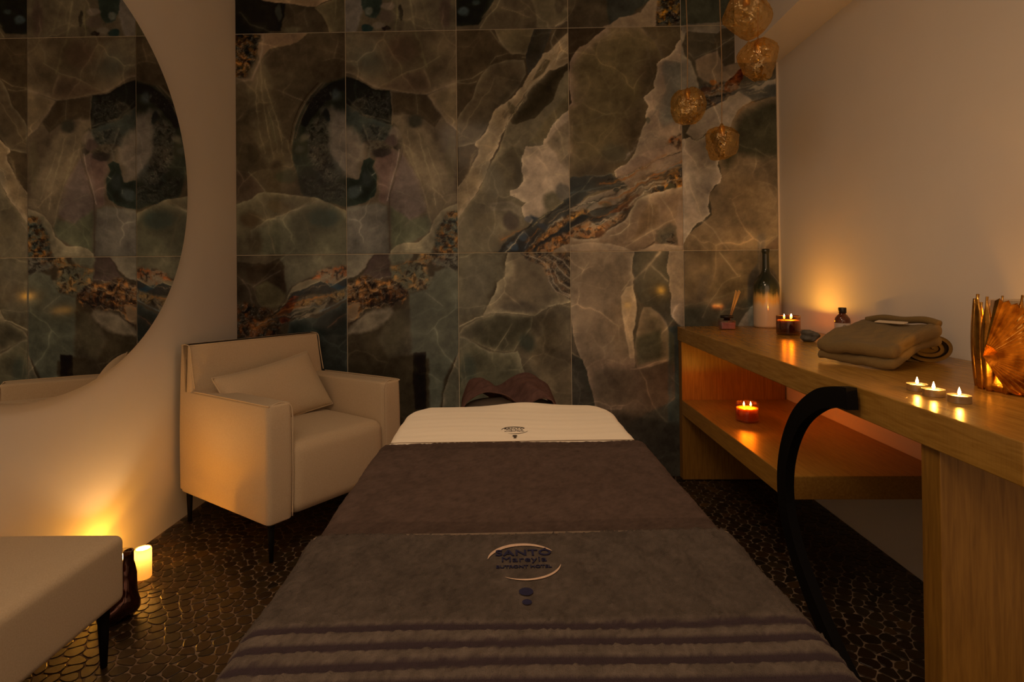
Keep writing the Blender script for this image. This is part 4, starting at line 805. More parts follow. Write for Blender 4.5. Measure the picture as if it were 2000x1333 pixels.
# ---- shell
def struct(name, vf, m, parent=None, **k):
    o = mk(name, vf, m, parent, **k)
    if parent is None: o['kind'] = 'structure'
    return o
floor = struct('floor', box(-.1, W+.1, YF, .1, -.1, 0), M_fgrout)
ceiling = struct('ceiling', box(-.1, W+.1, YF, .1, H, H+.1), M_ceil)
wl = struct('wall_left', box(-.12, 0, YF, .1, 0, H), M_wall)
wr = struct('wall_right', box(W, W+.12, YF, .1, 0, H), M_wall)
wb = struct('wall_back', box(0, W, 0, .1, 0, H), M_grout)
beam = struct('beam', box(2.687, W, YF, 0, 2.198, H), M_wall)
beam['label'] = 'boxed ceiling beam along the top of the right wall'
tr = struct('trim_1', box(2.9005, W-.0005, -.006, -.0003, .80, 2.197), mat('trim_cream', (.8, .72, .6), .5))
g = .0016
cols = [(0.002, .6-g), (.6+g, 1.2-g), (1.2+g, 1.8-g), (1.8+g, 2.4-g), (2.4+g, 2.899)]
rows = [(0.002, 1.2-g), (1.2+g, 2.4-g), (2.4+g, H-.001)]
for ci, (x0, x1) in enumerate(cols):
    for ri, (z0, z1) in enumerate(rows):
        cell = 'ABCDE'[ci]+str(ri)
        notch = None
        if cell == 'E1': notch = (2.686, 2.197)
        if cell == 'E2': x1 = 2.685
        o = link('tile', tile_mesh('tile', x0, x1, z0, z1, cell, notch), M_tile, wb)
# ---- pebble mosaic floor
def clip_poly(P, nx, ny, c):
    out = []
    for i in range(len(P)):
        a = P[i]; b = P[(i+1) % len(P)]
        da = a[0]*nx+a[1]*ny-c; db = b[0]*nx+b[1]*ny-c
        if da <= 0: out.append(a)
        if (da < 0) != (db < 0) and da != db:
            t = da/(da-db); out.append((a[0]+(b[0]-a[0])*t, a[1]+(b[1]-a[1])*t))
    return out
rnd = random.Random(11)
sx, sy = .047, .036
gx_n = int(W/sx)+1; gy_n = int(4.55/sy)+1
pts = {}
for i in range(-1, gx_n+1):
    for j in range(-1, gy_n+1):
        pts[i, j] = ((i+.5+(j % 2)*.5+rnd.uniform(-.36, .36))*sx, -(j+.5+rnd.uniform(-.34, .34))*sy)
M_peb = attr_mat('sliced_pebble', .36, .35, bump=(140, .25, .001, (1, 1, 1)))
cells = []
for (i, j), (px_, py_) in pts.items():
    if not (0 < px_ < W and -4.5 < py_ < 0): continue
    P = [(px_-.06, py_-.06), (px_+.06, py_-.06), (px_+.06, py_+.06), (px_-.06, py_+.06)]
    for di in (-2, -1, 0, 1, 2):
        for dj in (-2, -1, 0, 1, 2):
            if di == dj == 0 or (i+di, j+dj) not in pts: continue
            qx, qy = pts[i+di, j+dj]; nx, ny = qx-px_, qy-py_; l = math.hypot(nx, ny)
            if l > .12 or l < 1e-6: continue
            P = clip_poly(P, nx/l, ny/l, ((qx+px_)/2*nx+(qy+py_)/2*ny)/l-.0018)
            if len(P) < 3: break
        if len(P) < 3: break
    if len(P) < 3: continue
    P = [(min(max(a, .003), W-.003), min(b, -.003)) for a, b in P]
    Q = []
    for k in range(len(P)):                         # cut the corners round
        a = P[k]; b = P[(k+1) % len(P)]
        if math.hypot(a[0]-b[0], a[1]-b[1]) < .004: Q.append(((a[0]+b[0])/2, (a[1]+b[1])/2)); continue
        Q.append((a[0]*.76+b[0]*.24, a[1]*.76+b[1]*.24)); Q.append((a[0]*.24+b[0]*.76, a[1]*.24+b[1]*.76))
    if len(Q) < 4: continue
    cx_ = sum(q[0] for q in Q)/len(Q); cy_ = sum(q[1] for q in Q)/len(Q)
    cells.append((cx_, cy_, Q))
def pebble_geo(c):
    cx_, cy_, Q = c; n = len(Q); tz = .0022+rnd.uniform(0, .001); tx = rnd.uniform(-.01, .01); ty = rnd.uniform(-.01, .01)
    V = [(x, y, .0003) for x, y in Q]
    V += [(x, y, tz-.0008) for x, y in Q]
    V += [(cx_+(x-cx_)*.93, cy_+(y-cy_)*.93, tz+tx*(x-cx_)+ty*(y-cy_)) for x, y in Q]
    Fc = [(k, (k+1) % n, n+(k+1) % n, n+k) for k in range(n)]+[(n+k, n+(k+1) % n, 2*n+(k+1) % n, 2*n+k) for k in range(n)]+[tuple(2*n+k for k in range(n))]
    t = rnd.random(); b = rnd.uniform(.6, 1.5)
    col = (.026*b, (.014+.005*t)*b, (.007+.002*t)*b)
    if rnd.random() < .08: col = (.05*b, .028*b, .010*b)
    return V, Fc, col
def pebble_obj(name, geos, **k):
    V = []; Fc = []; Cc = []
    for v, f, c in geos:
        n = len(V); V += v; Fc += [tuple(i+n for i in q) for q in f]; Cc += [(*c, 1)]*len(v)
    me = bpy.data.meshes.new(name); me.from_pydata(V, [], Fc); me.update()
    ca = me.color_attributes.new('Col', 'FLOAT_COLOR', 'POINT'); ca.data.foreach_set('color', np.array(Cc, np.float32).ravel())
    return link(name, me, M_peb, floor, **k)
def seen_score(c):
    x, y, _ = c; v = Vector((x, y, 0))-Vector((CX, CY, CZ)); d = v.dot(FF)
    if d < .3: return 1e9
    u = 988.0516+1112.0070*v.dot(RR)/d; t = 531.6488-1112.0070*v.dot(UU)/d
    if not (0 < u < 2000 and 0 < t < 1345): return 1e9
    if t > 862 and 750-(t-863)*.68-12 < u < 1250+(t-863)*.86+8: return 1e9
    if u < 228 and t < 1165+(225-u)*.9: return 1e9
    if u > 1793 or u < 0: return 1e9
    return d
sc = sorted(range(len(cells)), key=lambda k: seen_score(cells[k]))
top = set(sc[:295]); rest = []
for k, c in enumerate(cells):
    gq = pebble_geo(c)
    if k in top: pebble_obj('pebble', [gq])
    else: rest.append(gq)
pebble_obj('pebble_mosaic', rest, kind='stuff')
# ------------------------------------------------------------------ materials
def wood(name, scale, a=(.42, .235, .045), b=(.30, .155, .026), rough=.38, weave=False):
    m = mat(name, a, rough, .45); nt = m.node_tree; N = nt.nodes; K = nt.links; bs = N['Principled BSDF']
    tc = N.new('ShaderNodeTexCoord'); mp = N.new('ShaderNodeMapping'); mp.inputs['Scale'].default_value = scale
    K.new(tc.outputs['Object'], mp.inputs[0])
    n = N.new('ShaderNodeTexNoise'); n.inputs['Scale'].default_value = 9; n.inputs['Detail'].default_value = 6; n.inputs['Distortion'].default_value = .6
    K.new(mp.outputs[0], n.inputs['Vector'])
    r = N.new('ShaderNodeValToRGB'); r.color_ramp.elements[0].position = .32; r.color_ramp.elements[1].position = .68
    r.color_ramp.elements[0].color = (*b, 1); r.color_ramp.elements[1].color = (*a, 1)
    K.new(n.outputs['Fac'], r.inputs[0]); K.new(r.outputs[0], bs.inputs['Base Color'])
    bp = N.new('ShaderNodeBump'); bp.inputs['Strength'].default_value = .25; bp.inputs['Distance'].default_value = .001
    if weave:
        mp2 = N.new('ShaderNodeMapping'); mp2.inputs['Rotation'].default_value = (0, 0, PI/4); K.new(tc.outputs['Object'], mp2.inputs[0])
        br = N.new('ShaderNodeTexBrick'); br.inputs['Scale'].default_value = 34; br.inputs['Mortar Size'].default_value = .05
        K.new(mp2.outputs[0], br.inputs['Vector']); K.new(br.outputs['Fac'], bp.inputs['Height']); bp.inputs['Strength'].default_value = .35; bp.inputs['Distance'].default_value = .0008; bp.invert = True
    else:
        K.new(n.outputs['Fac'], bp.inputs['Height'])
    K.new(bp.outputs[0], bs.inputs['Normal'])
    return m
M_woodY = wood('oak_grain_lengthways', (14, 1.2, 14)); M_woodTop = wood('oak_top', (14, 1.2, 14), rough=.27, weave=True)
M_woodZ = wood('oak_upright_shaded', (14, 14, 1.0), a=(.30, .155, .026), b=(.20, .098, .015)); M_black = mat('black_steel', (.004, .0035, .0035), .75, .12, bump=(300, .1, .0005, (1, 1, 1)))  # upright oak is darkened, putting the panels' shade into its colour
def thin_glass(name, tint, refl=(1, .95, .85), lo=.04, hi=.55, rough=.03, bump=None):
    m = bpy.data.materials.new(name); m.use_nodes = True; nt = m.node_tree; N = nt.nodes; K = nt.links
    N.remove(N['Principled BSDF']); out = N['Material Output']
    t = N.new('ShaderNodeBsdfTransparent'); t.inputs[0].default_value = (*tint, 1)
    gl = N.new('ShaderNodeBsdfGlossy'); gl.inputs['Color'].default_value = (*refl, 1); gl.inputs['Roughness'].default_value = rough
    lw = N.new('ShaderNodeLayerWeight'); lw.inputs[0].default_value = .35
    mr = N.new('ShaderNodeMapRange'); mr.inputs['To Min'].default_value = lo; mr.inputs['To Max'].default_value = hi
    K.new(lw.outputs['Facing'], mr.inputs[0]); mx = N.new('ShaderNodeMixShader')
    K.new(mr.outputs[0], mx.inputs[0]); K.new(t.outputs[0], mx.inputs[1]); K.new(gl.outputs[0], mx.inputs[2]); K.new(mx.outputs[0], out.inputs[0])
    if bump:
        tc = N.new('ShaderNodeTexCoord'); n = N.new('ShaderNodeTexNoise'); n.inputs['Scale'].default_value = bump[0]; n.inputs['Detail'].default_value = 2
        K.new(tc.outputs['Object'], n.inputs['Vector']); bp = N.new('ShaderNodeBump'); bp.inputs['Strength'].default_value = bump[1]; bp.inputs['Distance'].default_value = bump[2]
        K.new(n.outputs['Fac'], bp.inputs['Height']); K.new(bp.outputs[0], gl.inputs['Normal']); K.new(bp.outputs[0], lw.inputs['Normal'])
    return m
M_amberglass = thin_glass('amber_jar_glass', (.90, .56, .24)); M_amberdark = thin_glass('deep_amber_jar_glass', (.50, .33, .14)); M_clear = thin_glass('clear_glass', (.92, .90, .86), lo=.05, hi=.5)
M_pend = thin_glass('hammered_amber_glass', (.93, .76, .46), refl=(1, .80, .45), lo=.13, hi=.5, rough=.06, bump=(22, 1.0, .03))
M_wax = mat('amber_wax', (.80, .46, .16), .5, .4, sss=.3, noise=(20, (.72, .38, .12), 2, (1, 1, 1)))
M_wwax = mat('white_wax', (.85, .76, .58), .45, .4, sss=.2, noise=(20, (.8, .7, .52), 2, (1, 1, 1)))
M_glow = bpy.data.materials.new('thin_wax'); M_glow.use_nodes = True
_n = M_glow.node_tree.nodes; _k = M_glow.node_tree.links; _b = _n['Principled BSDF']; _b.inputs['Base Color'].default_value = (.88, .74, .50, 1); _b.inputs['Roughness'].default_value = .5
_t = _n.new('ShaderNodeBsdfTranslucent'); _t.inputs[0].default_value = (.95, .80, .50, 1); _m = _n.new('ShaderNodeMixShader'); _m.inputs[0].default_value = .5
_k.new(_b.outputs[0], _m.inputs[1]); _k.new(_t.outputs[0], _m.inputs[2]); _k.new(_m.outputs[0], _n['Material Output'].inputs[0])
M_wick = mat('wick', (.03, .02, .015), .9)
M_flame = bpy.data.materials.new('flame'); M_flame.use_nodes = True
_n = M_flame.node_tree.nodes; _n.remove(_n['Principled BSDF']); _e = _n.new('ShaderNodeEmission'); _e.inputs[0].default_value = (1, .56, .2, 1); _e.inputs[1].default_value = 26
_t = _n.new('ShaderNodeBsdfTransparent'); _a = _n.new('ShaderNodeAddShader'); _k = M_flame.node_tree.links
_k.new(_e.outputs[0], _a.inputs[0]); _k.new(_t.outputs[0], _a.inputs[1]); _k.new(_a.outputs[0], _n['Material Output'].inputs[0])
M_brass = mat('brass', (.75, .50, .18), .28, .5, metal=1.0, noise=(40, (.6, .38, .12), 2, (1, 1, 1)))
M_alu = mat('tealight_metal', (.62, .56, .50), .35, .5, metal=.9, noise=(60, (.55, .5, .44), 2, (1, 1, 1)))
def fabric(name, a, b, sc=260, bs=.5, sheen=.15, dist=.0008):
    return mat(name, a, .92, .15, noise=(sc, b, 3, (1, 1, 1)), bump=(sc*1.6, bs, dist, (1, 1, 1)), sheen=sheen)
M_chair = fabric('cream_bouclette', (.62, .51, .36), (.55, .44, .30)); M_pipe = fabric('cream_piping', (.66, .54, .38), (.58, .47, .32))
# ------------------------------------------------------------------ round wall mirror
mir = thing('wall_mirror', 'large round mirror on the left wall reflecting the marble tiles', 'mirror', (0, -1.261, 1.458))
M_mir = mat('mirror_silver', (.86, .84, .80), .004, .5, metal=1.0)
def xdisc(r, x0, x1, n=128):
    V = [(x0, r*math.cos(2*PI*k/n), r*math.sin(2*PI*k/n)) for k in range(n)]+[(x1, r*math.cos(2*PI*k/n), r*math.sin(2*PI*k/n)) for k in range(n)]
    return V, [(k, (k+1) % n, n+(k+1) % n, n+k) for k in range(n)]+[tuple(range(n-1, -1, -1)), tuple(range(n, 2*n))]
mk('backing', xdisc(.752, .0005, .0215), mat('mirror_back', (.10, .07, .05), .6), mir)
mk('mirror_glass', xdisc(.759, .022, .027), M_mir, mir)
# ------------------------------------------------------------------ console desk
desk = thing('console_desk', 'long oak console desk with open shelf along the right wall', 'desk', (2.35, 0, 0))
DX = 2.35
def shift(vf, d):
    return [(v[0]-d[0], v[1]-d[1], v[2]-d[2]) for v in vf[0]], vf[1]
def slab(xf0, xf1, y0, y1, z0, z1, xb=W-.001):
    """slab whose front edge runs from xf0 (at y0, back wall) to xf1 (at y1)"""
    return ([(xf1, y1, z0), (xb, y1, z0), (xb, y0, z0), (xf0, y0, z0), (xf1, y1, z1), (xb, y1, z1), (xb, y0, z1), (xf0, y0, z1)],
            [(0, 3, 2, 1), (4, 5, 6, 7), (0, 1, 5, 4), (1, 2, 6, 5), (2, 3, 7, 6), (3, 0, 4, 7)])
def bev(o, w_=.0025):
    m = o.modifiers.new('bevel', 'BEVEL'); m.width = w_; m.segments = 2; m.limit_method = 'ANGLE'; return o
D0 = (DX, 0, 0)
ZT = .798
bev(mk('desktop', shift(slab(2.362, 2.322, -.0065, -2.118, .725, ZT), D0), M_woodTop, desk))
bev(mk('side_panel', shift(box(2.366, 2.9, -.062, -.0095, 0.006, .7245), D0), M_woodZ, desk))
bev(mk('shelf', shift(slab(2.366, 2.372, -.0625, -1.195, .345, .42), D0), M_woodY, desk))
bev(mk('end_panel', shift(box(2.338, W-.002, -1.915, -1.862, .006, .7245), D0), M_woodZ, desk))
# curved steel hoop leg in front of the desk
arc = spline([(-1.680, .7735, 0), (-1.628, .767, 0), (-1.54, .741, 0), (-1.441, .676, 0), (-1.373, .588, 0), (-1.337, .486, 0), (-1.343, .382, 0), (-1.400, .278, 0), (-1.492, .194, 0), (-1.588, .128, 0), (-1.69, .075, 0), (-1.80, .030, 0)], 6)
V = []; Fc = []
for i, q in enumerate(arc):
    a = Vector(arc[max(i-1, 0)]); b = Vector(arc[min(i+1, len(arc)-1)]); t = (b-a).normalized(); nn = Vector((-t.y, t.x, 0))
    for s, xx in ((-1, 2.293), (1, 2.293), (1, 2.3195), (-1, 2.3195)):
        p_ = Vector(q)+nn*s*.026; V.append((xx-DX, p_.x, p_.y))
for i in range(len(arc)-1):
    for k in range(4): Fc.append((4*i+k, 4*i+(k+1) % 4, 4*i+4+(k+1) % 4, 4*i+4+k))
Fc += [(3, 2, 1, 0), tuple(4*(len(arc)-1)+k for k in range(4))]
mk('hoop_leg', (V, Fc), M_black, desk, label='black curved steel hoop leg')
# ------------------------------------------------------------------ armchair
CW, CD = .67, .69
chair = thing('armchair', 'cream fabric armchair on slim black legs by the left wall', 'armchair', (.587, -.957, 0), math.radians(55.3))
mk('seat', rbox(.100, CW-.100, -.001, CD-.10, .153, .435, .045, 10, 6, fn=lambda x, y, z: (x, y-(.008*math.sin(PI*min(max((z-.15)/.28, 0), 1))), z+(.016*math.sin(PI*(x-.104)/(CW-.208))*math.sin(PI*min(max(y/.6, 0), 1)) if z > .3 else 0))), M_chair, chair, smooth=True)
for s in (0, 1):
    x0 = 0 if s == 0 else CW-.105
    mk('arm', rbox(x0, x0+.105, 0, CD-.01, .15, .60, .022, 6, 5, rs=(.020, .022, .010), fn=lambda x, y, z: (x+(.006*math.sin(PI*(z-.15)/.45))*(1 if x > x0+.05 else -1)*.5, y-.004*math.sin(PI*(z-.15)/.45), z-.010*(y/.69))), M_chair, chair, smooth=True)
def backfn(x, y, z):
    k = max(0, (z-.42)/.37); return (x+(.004*math.sin(PI*z/.8))*(1 if x > .3 else -1)+(-.010*k if x > .3 else .006*k), y+(.055*k if y < CD-.07 else -.004), z)
mk('back', rbox(0.001, CW-.001, CD-.135, CD, .151, .787, .02, 8, 4, rs=(.010, .011, .008), fn=backfn), M_chair, chair, smooth=True)
for (lx, ly) in ((.03, .03), (CW-.03, .03), (.03, CD-.03), (CW-.03, CD-.03)):
    mk('leg', lathe([(.008, .0055), (.0135, .152)], 16, lx, ly), M_black, chair, smooth=True)
pp = []
for s in (0, 1):
    xo = .002 if s == 0 else CW-.002; xi = .104 if s == 0 else CW-.104
    pp.append(tube(spline([(xo, CD-.13, .592), (xo, .3, .596), (xo, .03, .5985), (xo+(.010 if s == 0 else -.010), .006, .594)], 5), .0028, 6))
    pp.append(tube(spline([(xi, .004, .16), (xi, -.001, .3), (xi, -.001, .45), (xi, -.0005, .555), (xi+(-.01 if s == 0 else .01), .003, .590), (xi+(-.045 if s == 0 else .045), .012, .602), (xo+(.01 if s == 0 else -.01), .006, .594)], 5), .0028, 6))
    xb_ = .008 if s == 0 else CW-.011
    pp.append(tube(spline([(xb_, CD-.128, .60), (xb_, CD-.112, .66), (xb_, CD-.098, .72), (xb_+.001, CD-.084, .776), (xb_, CD-.05, .787), (xb_, CD-.008, .782)], 5), .0024, 6))
pp.append(tube([(.01, CD-.080, .784), (CW-.012, CD-.080, .784)], .0024, 6))
mk('piping', merge(*pp), M_pipe, chair, smooth=True)
# lumbar cushion
cu = thing('lumbar_cushion', 'small rectangular cream cushion leaning on the armchair back', 'cushion')
def cushfn(hw, hh, th):
    def f(x, y, z):
        u = x/hw; v = z/hh; e = (1-min(1, abs(u))**4)**.5*(1-min(1, abs(v))**3.5)**.5
        pin = 1-.07*(1-abs(u)**2)*1-.0; return (x*(1-.05*(1-v*v)), y*(e*1.0+.06), z*(1-.09*(1-u*u)))
    return f
cm = rbox(-.245, .245, -.052, .052, -.145, .145, .02, 18, 3, fn=cushfn(.245, .145, .05))
cb = mk('cover', cm, M_chair, cu, smooth=True)
ed = []
f_ = cushfn(.245, .145, .05)
for k in range(40):
    a = k/40*4; s = int(a); t = (a-s)*2-1
    x, z = [(t*.245, -.145), (.245, t*.145), (-t*.245, .145), (-.245, -t*.145)][s]
    q = f_(x, 0, z); ed.append(q)
mk('piping', tube(ed, .004, 6, closed=True), M_pipe, cu, smooth=True)
cu.matrix_world = Matrix.Translation((.587, -.957, 0)) @ Matrix.Rotation(math.radians(55.3), 4, 'Z') @ Matrix.Translation((.288, .400, .560)) @ Matrix.Rotation(math.radians(-30), 4, 'X') @ Matrix.Rotation(math.radians(-8), 4, 'Y')
# ------------------------------------------------------------------ footstool
st = thing('footstool', 'low cream upholstered footstool by the left wall with black legs', 'footstool', (.012, -1.462, 0), math.radians(1.0))
mk('cushion', rbox(0, .392, -.62, 0, .172, .358, .02, 10, 6, rs=(.022, .022, .022), fn=lambda x, y, z: (x, y, z+(.010*math.sin(PI*x/.392)*math.sin(PI*-y/.62) if z > .3 else 0))), M_chair, st, smooth=True)
for lx, ly in ((.352, -.035), (.04, -.035), (.352, -.585), (.04, -.585)):
    mk('leg', lathe([(.0085, .0055), (.0165, .175)], 16, lx, ly), M_black, st, smooth=True)
# ------------------------------------------------------------------ massage table and linen
BT = Matrix.Translation((1.486, -1.18, 0)) @ Matrix.Rotation(math.radians(2.0), 4, 'Z')
bed = thing('massage_table', 'cream padded massage table with rounded corners in the room centre', 'massage table'); bed.matrix_world = BT
HB = .322; LB = 1.78; ZB = .631
def plan_hw(y, hw, r, y0=0.0):
    """half width at local y (0 = head end)"""
    d = -(y-y0)
    if d >= r: return hw
    d = max(d, 0)
    k = max(0, r-d); return hw-r+math.sqrt(max(r*r-k*k, 0))
def pad_mesh(hw, r, z0, z1, L):
    O = []
    for k in range(10): a = PI/2*k/9; O.append((hw-r+r*math.cos(a), -r+r*math.sin(a)))
    O = O+[(-x, y) for x, y in reversed(O)]+[(-hw, -L), (hw, -L)]; n = len(O)
    V = [];
    for z, s in ((z0, .97), (z0+.02, 1), (z1-.02, 1), (z1-.005, .99), (z1, .965)):
        V += [(x*s, (y+L/2)*(1-(1-s)*.3)-L/2, z) for x, y in O]
    Fc = [(i*n+k, i*n+(k+1) % n, (i+1)*n+(k+1) % n, (i+1)*n+k) for i in range(4) for k in range(n)]
    Fc = [tuple(reversed(f)) for f in Fc]+[tuple(range(n)), tuple(4*n+k for k in range(n-1, -1, -1))]
    return V, [tuple(reversed(f)) for f in Fc]
mk('mattress', ([(a, b+.045, c) for a, b, c in pad_mesh(HB, .12, ZB-.11, ZB, LB)[0]], pad_mesh(HB, .12, ZB-.11, ZB, LB)[1]), mat('cream_leatherette', (.7, .62, .5), .5, .4, noise=(12, (.66, .58, .46), 2, (1, 1, 1))), bed)
mk('frame', box(-.27, .27, -LB+.06, -.06, ZB-.17, ZB-.112), wood('beech', (1, 10, 10)), bed)
for sx_ in (-1, 1):
    for ly in (-.18, -LB+.18):
        mk('leg', box(sx_*.24-.022, sx_*.24+.022, ly-.022, ly+.022, .006, ZB-.1705), wood('beech_leg', (10, 10, 1)), bed)
mk('face_rest', tube([(.13*math.cos(a), .10+.10*math.sin(a), ZB-.03) for a in [math.radians(d) for d in range(-60, 241, 15)]], .036, 10), mat('cradle_vinyl', (.68, .6, .5), .5), bed, smooth=True)
for s_ in (-.10, .08): mk('face_rest_arm', box(s_, s_+.02, -.05, .03, ZB-.10, ZB-.085), M_black, bed)
def drape(hw, y0, y1, z, drop, head=False, r=.12, step=.006, rr=.028, zf=None, wav=.006, flare=.0, seed=0):
    """cloth lying over the table: grid across (s) and along (y)"""
    side = np.arange(0, 1.0001, step/(drop)); ns = len(side)
    nw = int(2*hw/step)
    ys = list(np.arange(y0, y1, -step))+[y1]
    rowsP = []
    if head:
        for t in np.arange(.14, 0, -step*1.6): rowsP.append((y0, t))
    rowsP += [(y, 0) for y in ys]
    V = []; ncol = None
    for (y, hd) in rowsP:
        h = plan_hw(y, hw, r, y0) if head else hw
        row = []
        xs = np.linspace(-1, 1, nw+1)
        def prof(d):                 # d = distance beyond the start of the rounding
            if d < rr*PI/2:
                a = d/rr; return rr*math.sin(a), rr*(1-math.cos(a))
            return rr, rr+d-rr*PI/2
        for k in range(ns-1, 0, -1):
            dx, dz = prof(side[k]*drop); wv = wav*math.sin(y*23+seed)*side[k]+wav*.5*math.sin(y*61+seed)*side[k]
            row.append((-(h-rr+dx)-wv-flare*side[k], y, z-dz))
        for u in xs: row.append((u*(h-rr), y, z))
        for k in range(1, ns):
            dx, dz = prof(side[k]*drop); wv = wav*math.sin(y*19+seed+2)*side[k]+wav*.5*math.sin(y*53+seed)*side[k]
            row.append(((h-rr+dx)+wv+flare*side[k], y, z-dz))
        if head:
            dd = max(0, rr*1.2+(y-y0)) if hd == 0 else rr*1.2+hd
            dx, dz = prof(min(dd, rr*PI/2)) if hd == 0 else (rr, rr+hd)
            if dd > 0: row = [(a, b, min(c, z-dz)) for a, b, c in row]
        if zf: row = [(a, b, c+zf(a, b)) for a, b, c in row]
        ncol = len(row); V += row
    nr = len(rowsP)
    Fc = [(i*ncol+k, i*ncol+k+1, (i+1)*ncol+k+1, (i+1)*ncol+k) for i in range(nr-1) for k in range(ncol-1)]
    return V, [tuple(reversed(f)) for f in Fc]
def cloth_obj(name, vf, m, parent, colf=None, th=.003, **k):
    me = bpy.data.meshes.new(name); me.from_pydata(vf[0], [], vf[1]); me.update()
    if colf:
        A = np.array(vf[0]); c = np.ones((len(A), 4), np.float32); c[:, :3] = colf(A)
        ca = me.color_attributes.new('Col', 'FLOAT_COLOR', 'POINT'); ca.data.foreach_set('color', c.ravel())
    o = link(name, me, m, parent, smooth=True, **k)
    s = o.modifiers.new('thick', 'SOLIDIFY'); s.thickness = th; s.offset = -1
    return o
sheet = thing('folded_sheet', 'cream cotton sheet with small dark logo at the table head', 'sheet'); sheet.matrix_world = BT
def sheet_z(x, y):
    n = .0005*math.sin(y*60+2*math.sin(x*6))+.0003*math.sin(y*140+x*5+3*math.sin(x*11))
    hump = .011*math.exp(-((x-.045)/.09)**2-((y-.03)/.07)**2)
    return n+hump+.004*math.exp(-((x-.10)/.22)**2)*math.exp(-((y+.1)/.2)**2)
M_sheet = fabric('cream_cotton', (.86, .79, .66), (.83, .75, .62), 500, .2, .05, .0004)
M_thr = mat('navy_thread', (.010, .010, .045), .7, .3, noise=(300, (.006, .006, .03), 2, (1, 1, 1)))
M_dthr = mat('dark_thread', (.03, .022, .022), .8, .2, noise=(300, (.02, .016, .016), 2, (1, 1, 1)))
M_pale = mat('pale_thread', (.55, .40, .30), .8, .2, noise=(300, (.48, .34, .25), 2, (1, 1, 1)))
cloth_obj('cover', drape(.332, 0.05, -.45, ZB+.010, .16, head=True, r=.13, zf=sheet_z), M_sheet, sheet)
cloth_obj('hem', drape(.334, -.397, -.436, ZB+.0145, .10, rr=.03, zf=lambda x, y: .0005*math.sin(x*40)), M_sheet, sheet, label='raised folded hem of the sheet')
mk('fold_shade_line', tube(spline([(-.315, -.396, ZB+.0135), (-.29, -.3955, ZB+.0148), (-.05, -.3965, ZB+.0150), (.1, -.394, ZB+.0150), (.29, -.396, ZB+.0148), (.315, -.3965, ZB+.0135)], 6), .0011, 6), mat('painted_fold_shade', (.20, .15, .10), .9, .1), sheet, smooth=True)  # dark tube standing in for the shade along the fold edge
# towels
M_terry = attr_mat('terry_cotton', .95, .1, bump=(650, 1.0, .003, (1, 1, .6))); M_terry.node_tree.nodes['Principled BSDF'].inputs['Sheen Weight'].default_value = .0
def tz(x, y, amp=.0016):
    return 0
def terry_noise(A, k=1.0):
    n = fbm(A[:, 0]*260, A[:, 1]*170, 2, 5.)*.5+fbm((A[:, 0]+A[:, 2])*60, A[:, 1]*45, 3, 9.)*.5
    b = fbm(A[:, 0]*9, A[:, 1]*8, 3, 14.)
    return np.clip(1+.55*n*k+.08*b, .4, 1.8)
def col_t1(A):
    base = np.array([.098, .067, .056]); c = base*terry_noise(A, .8)[:, None]
    y = A[:, 1]; band = ((y < -.885) & (y > -.93)) | ((y < -.425) & (y > -.47))
    c[band] *= .82
    return c
STR = [(-1.187, -1.201), (-1.217, -1.231), (-1.248, -1.262), (-1.278, -1.292), (-1.308, -1.322), (-1.338, -1.352)]
def inband(y, s=0.0016):
    return np.max([sstep((a-y)/s+.5)*sstep((y-b)/s+.5) for a, b in STR], axis=0)
def col_t2(A):
    base = np.array([.090, .073, .062]); c = base*terry_noise(A)[:, None]
    xx = A[:, 0]; y = A[:, 1]-.0014*np.sin(xx*6)-.0007*fbm(xx*90, A[:, 1]*3, 2, 2.)
    k = inband(y)[:, None]; mauve = np.array([.050, .036, .043])*(1+.12*fbm(xx*200, A[:, 1]*200, 2, 3.))[:, None]
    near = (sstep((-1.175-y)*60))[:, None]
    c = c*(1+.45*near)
    return c*(1-k)+mauve*k
t1 = thing('brown_towel', 'plain mauve brown towel across the middle of the table', 'towel'); t1.matrix_world = BT
rt = np.random.RandomState(3)
def z1(x, y): return float(rt.normal(0, .0006))+.0015*math.sin(x*13+y*9)+.001*math.sin(y*31)
cloth_obj('terry_cloth', drape(.344, -.418, -.965, ZB+.020, .24, rr=.032, zf=z1, wav=.005, seed=1), M_terry, t1, col_t1)
t2 = thing('striped_towel', 'grey beige towel with embroidered logo and mauve stripes at the near end', 'towel'); t2.matrix_world = BT
def z2(x, y):
    k = float(inband(np.array([y-.0014*math.sin(x*6)]))[0])
    q_ = .15 if (abs(x) < .07 and -1.16 < y < -.98) else 1
    return float(rt.normal(0, .0011))*(1-k*.8)*q_-.0022*k+(.0018*math.sin(x*11+y*8)+.0012*math.sin(y*27+2))*(min(1, max(0, (max(abs(x)/.07, abs(y+1.07)/.10)-.9)*2.5)))
cloth_obj('terry_cloth', drape(.346, -.952, -1.62, ZB+.029, .26, rr=.034, zf=z2, wav=.010, seed=4, step=.0045), M_terry, t2, col_t2, th=.005)
mk('turned_edge', tube(spline([(-.330, -.954, ZB+.022), (-.305, -.952, ZB+.0275), (-.1, -.953, ZB+.028), (.1, -.952, ZB+.028), (.305, -.954, ZB+.0275), (.330, -.955, ZB+.022)], 6), .0028, 6), mat('towel_edge', (.17, .125, .09), .9, noise=(200, (.12, .09, .065), 2, (1, 1, 1))), t2, smooth=True)
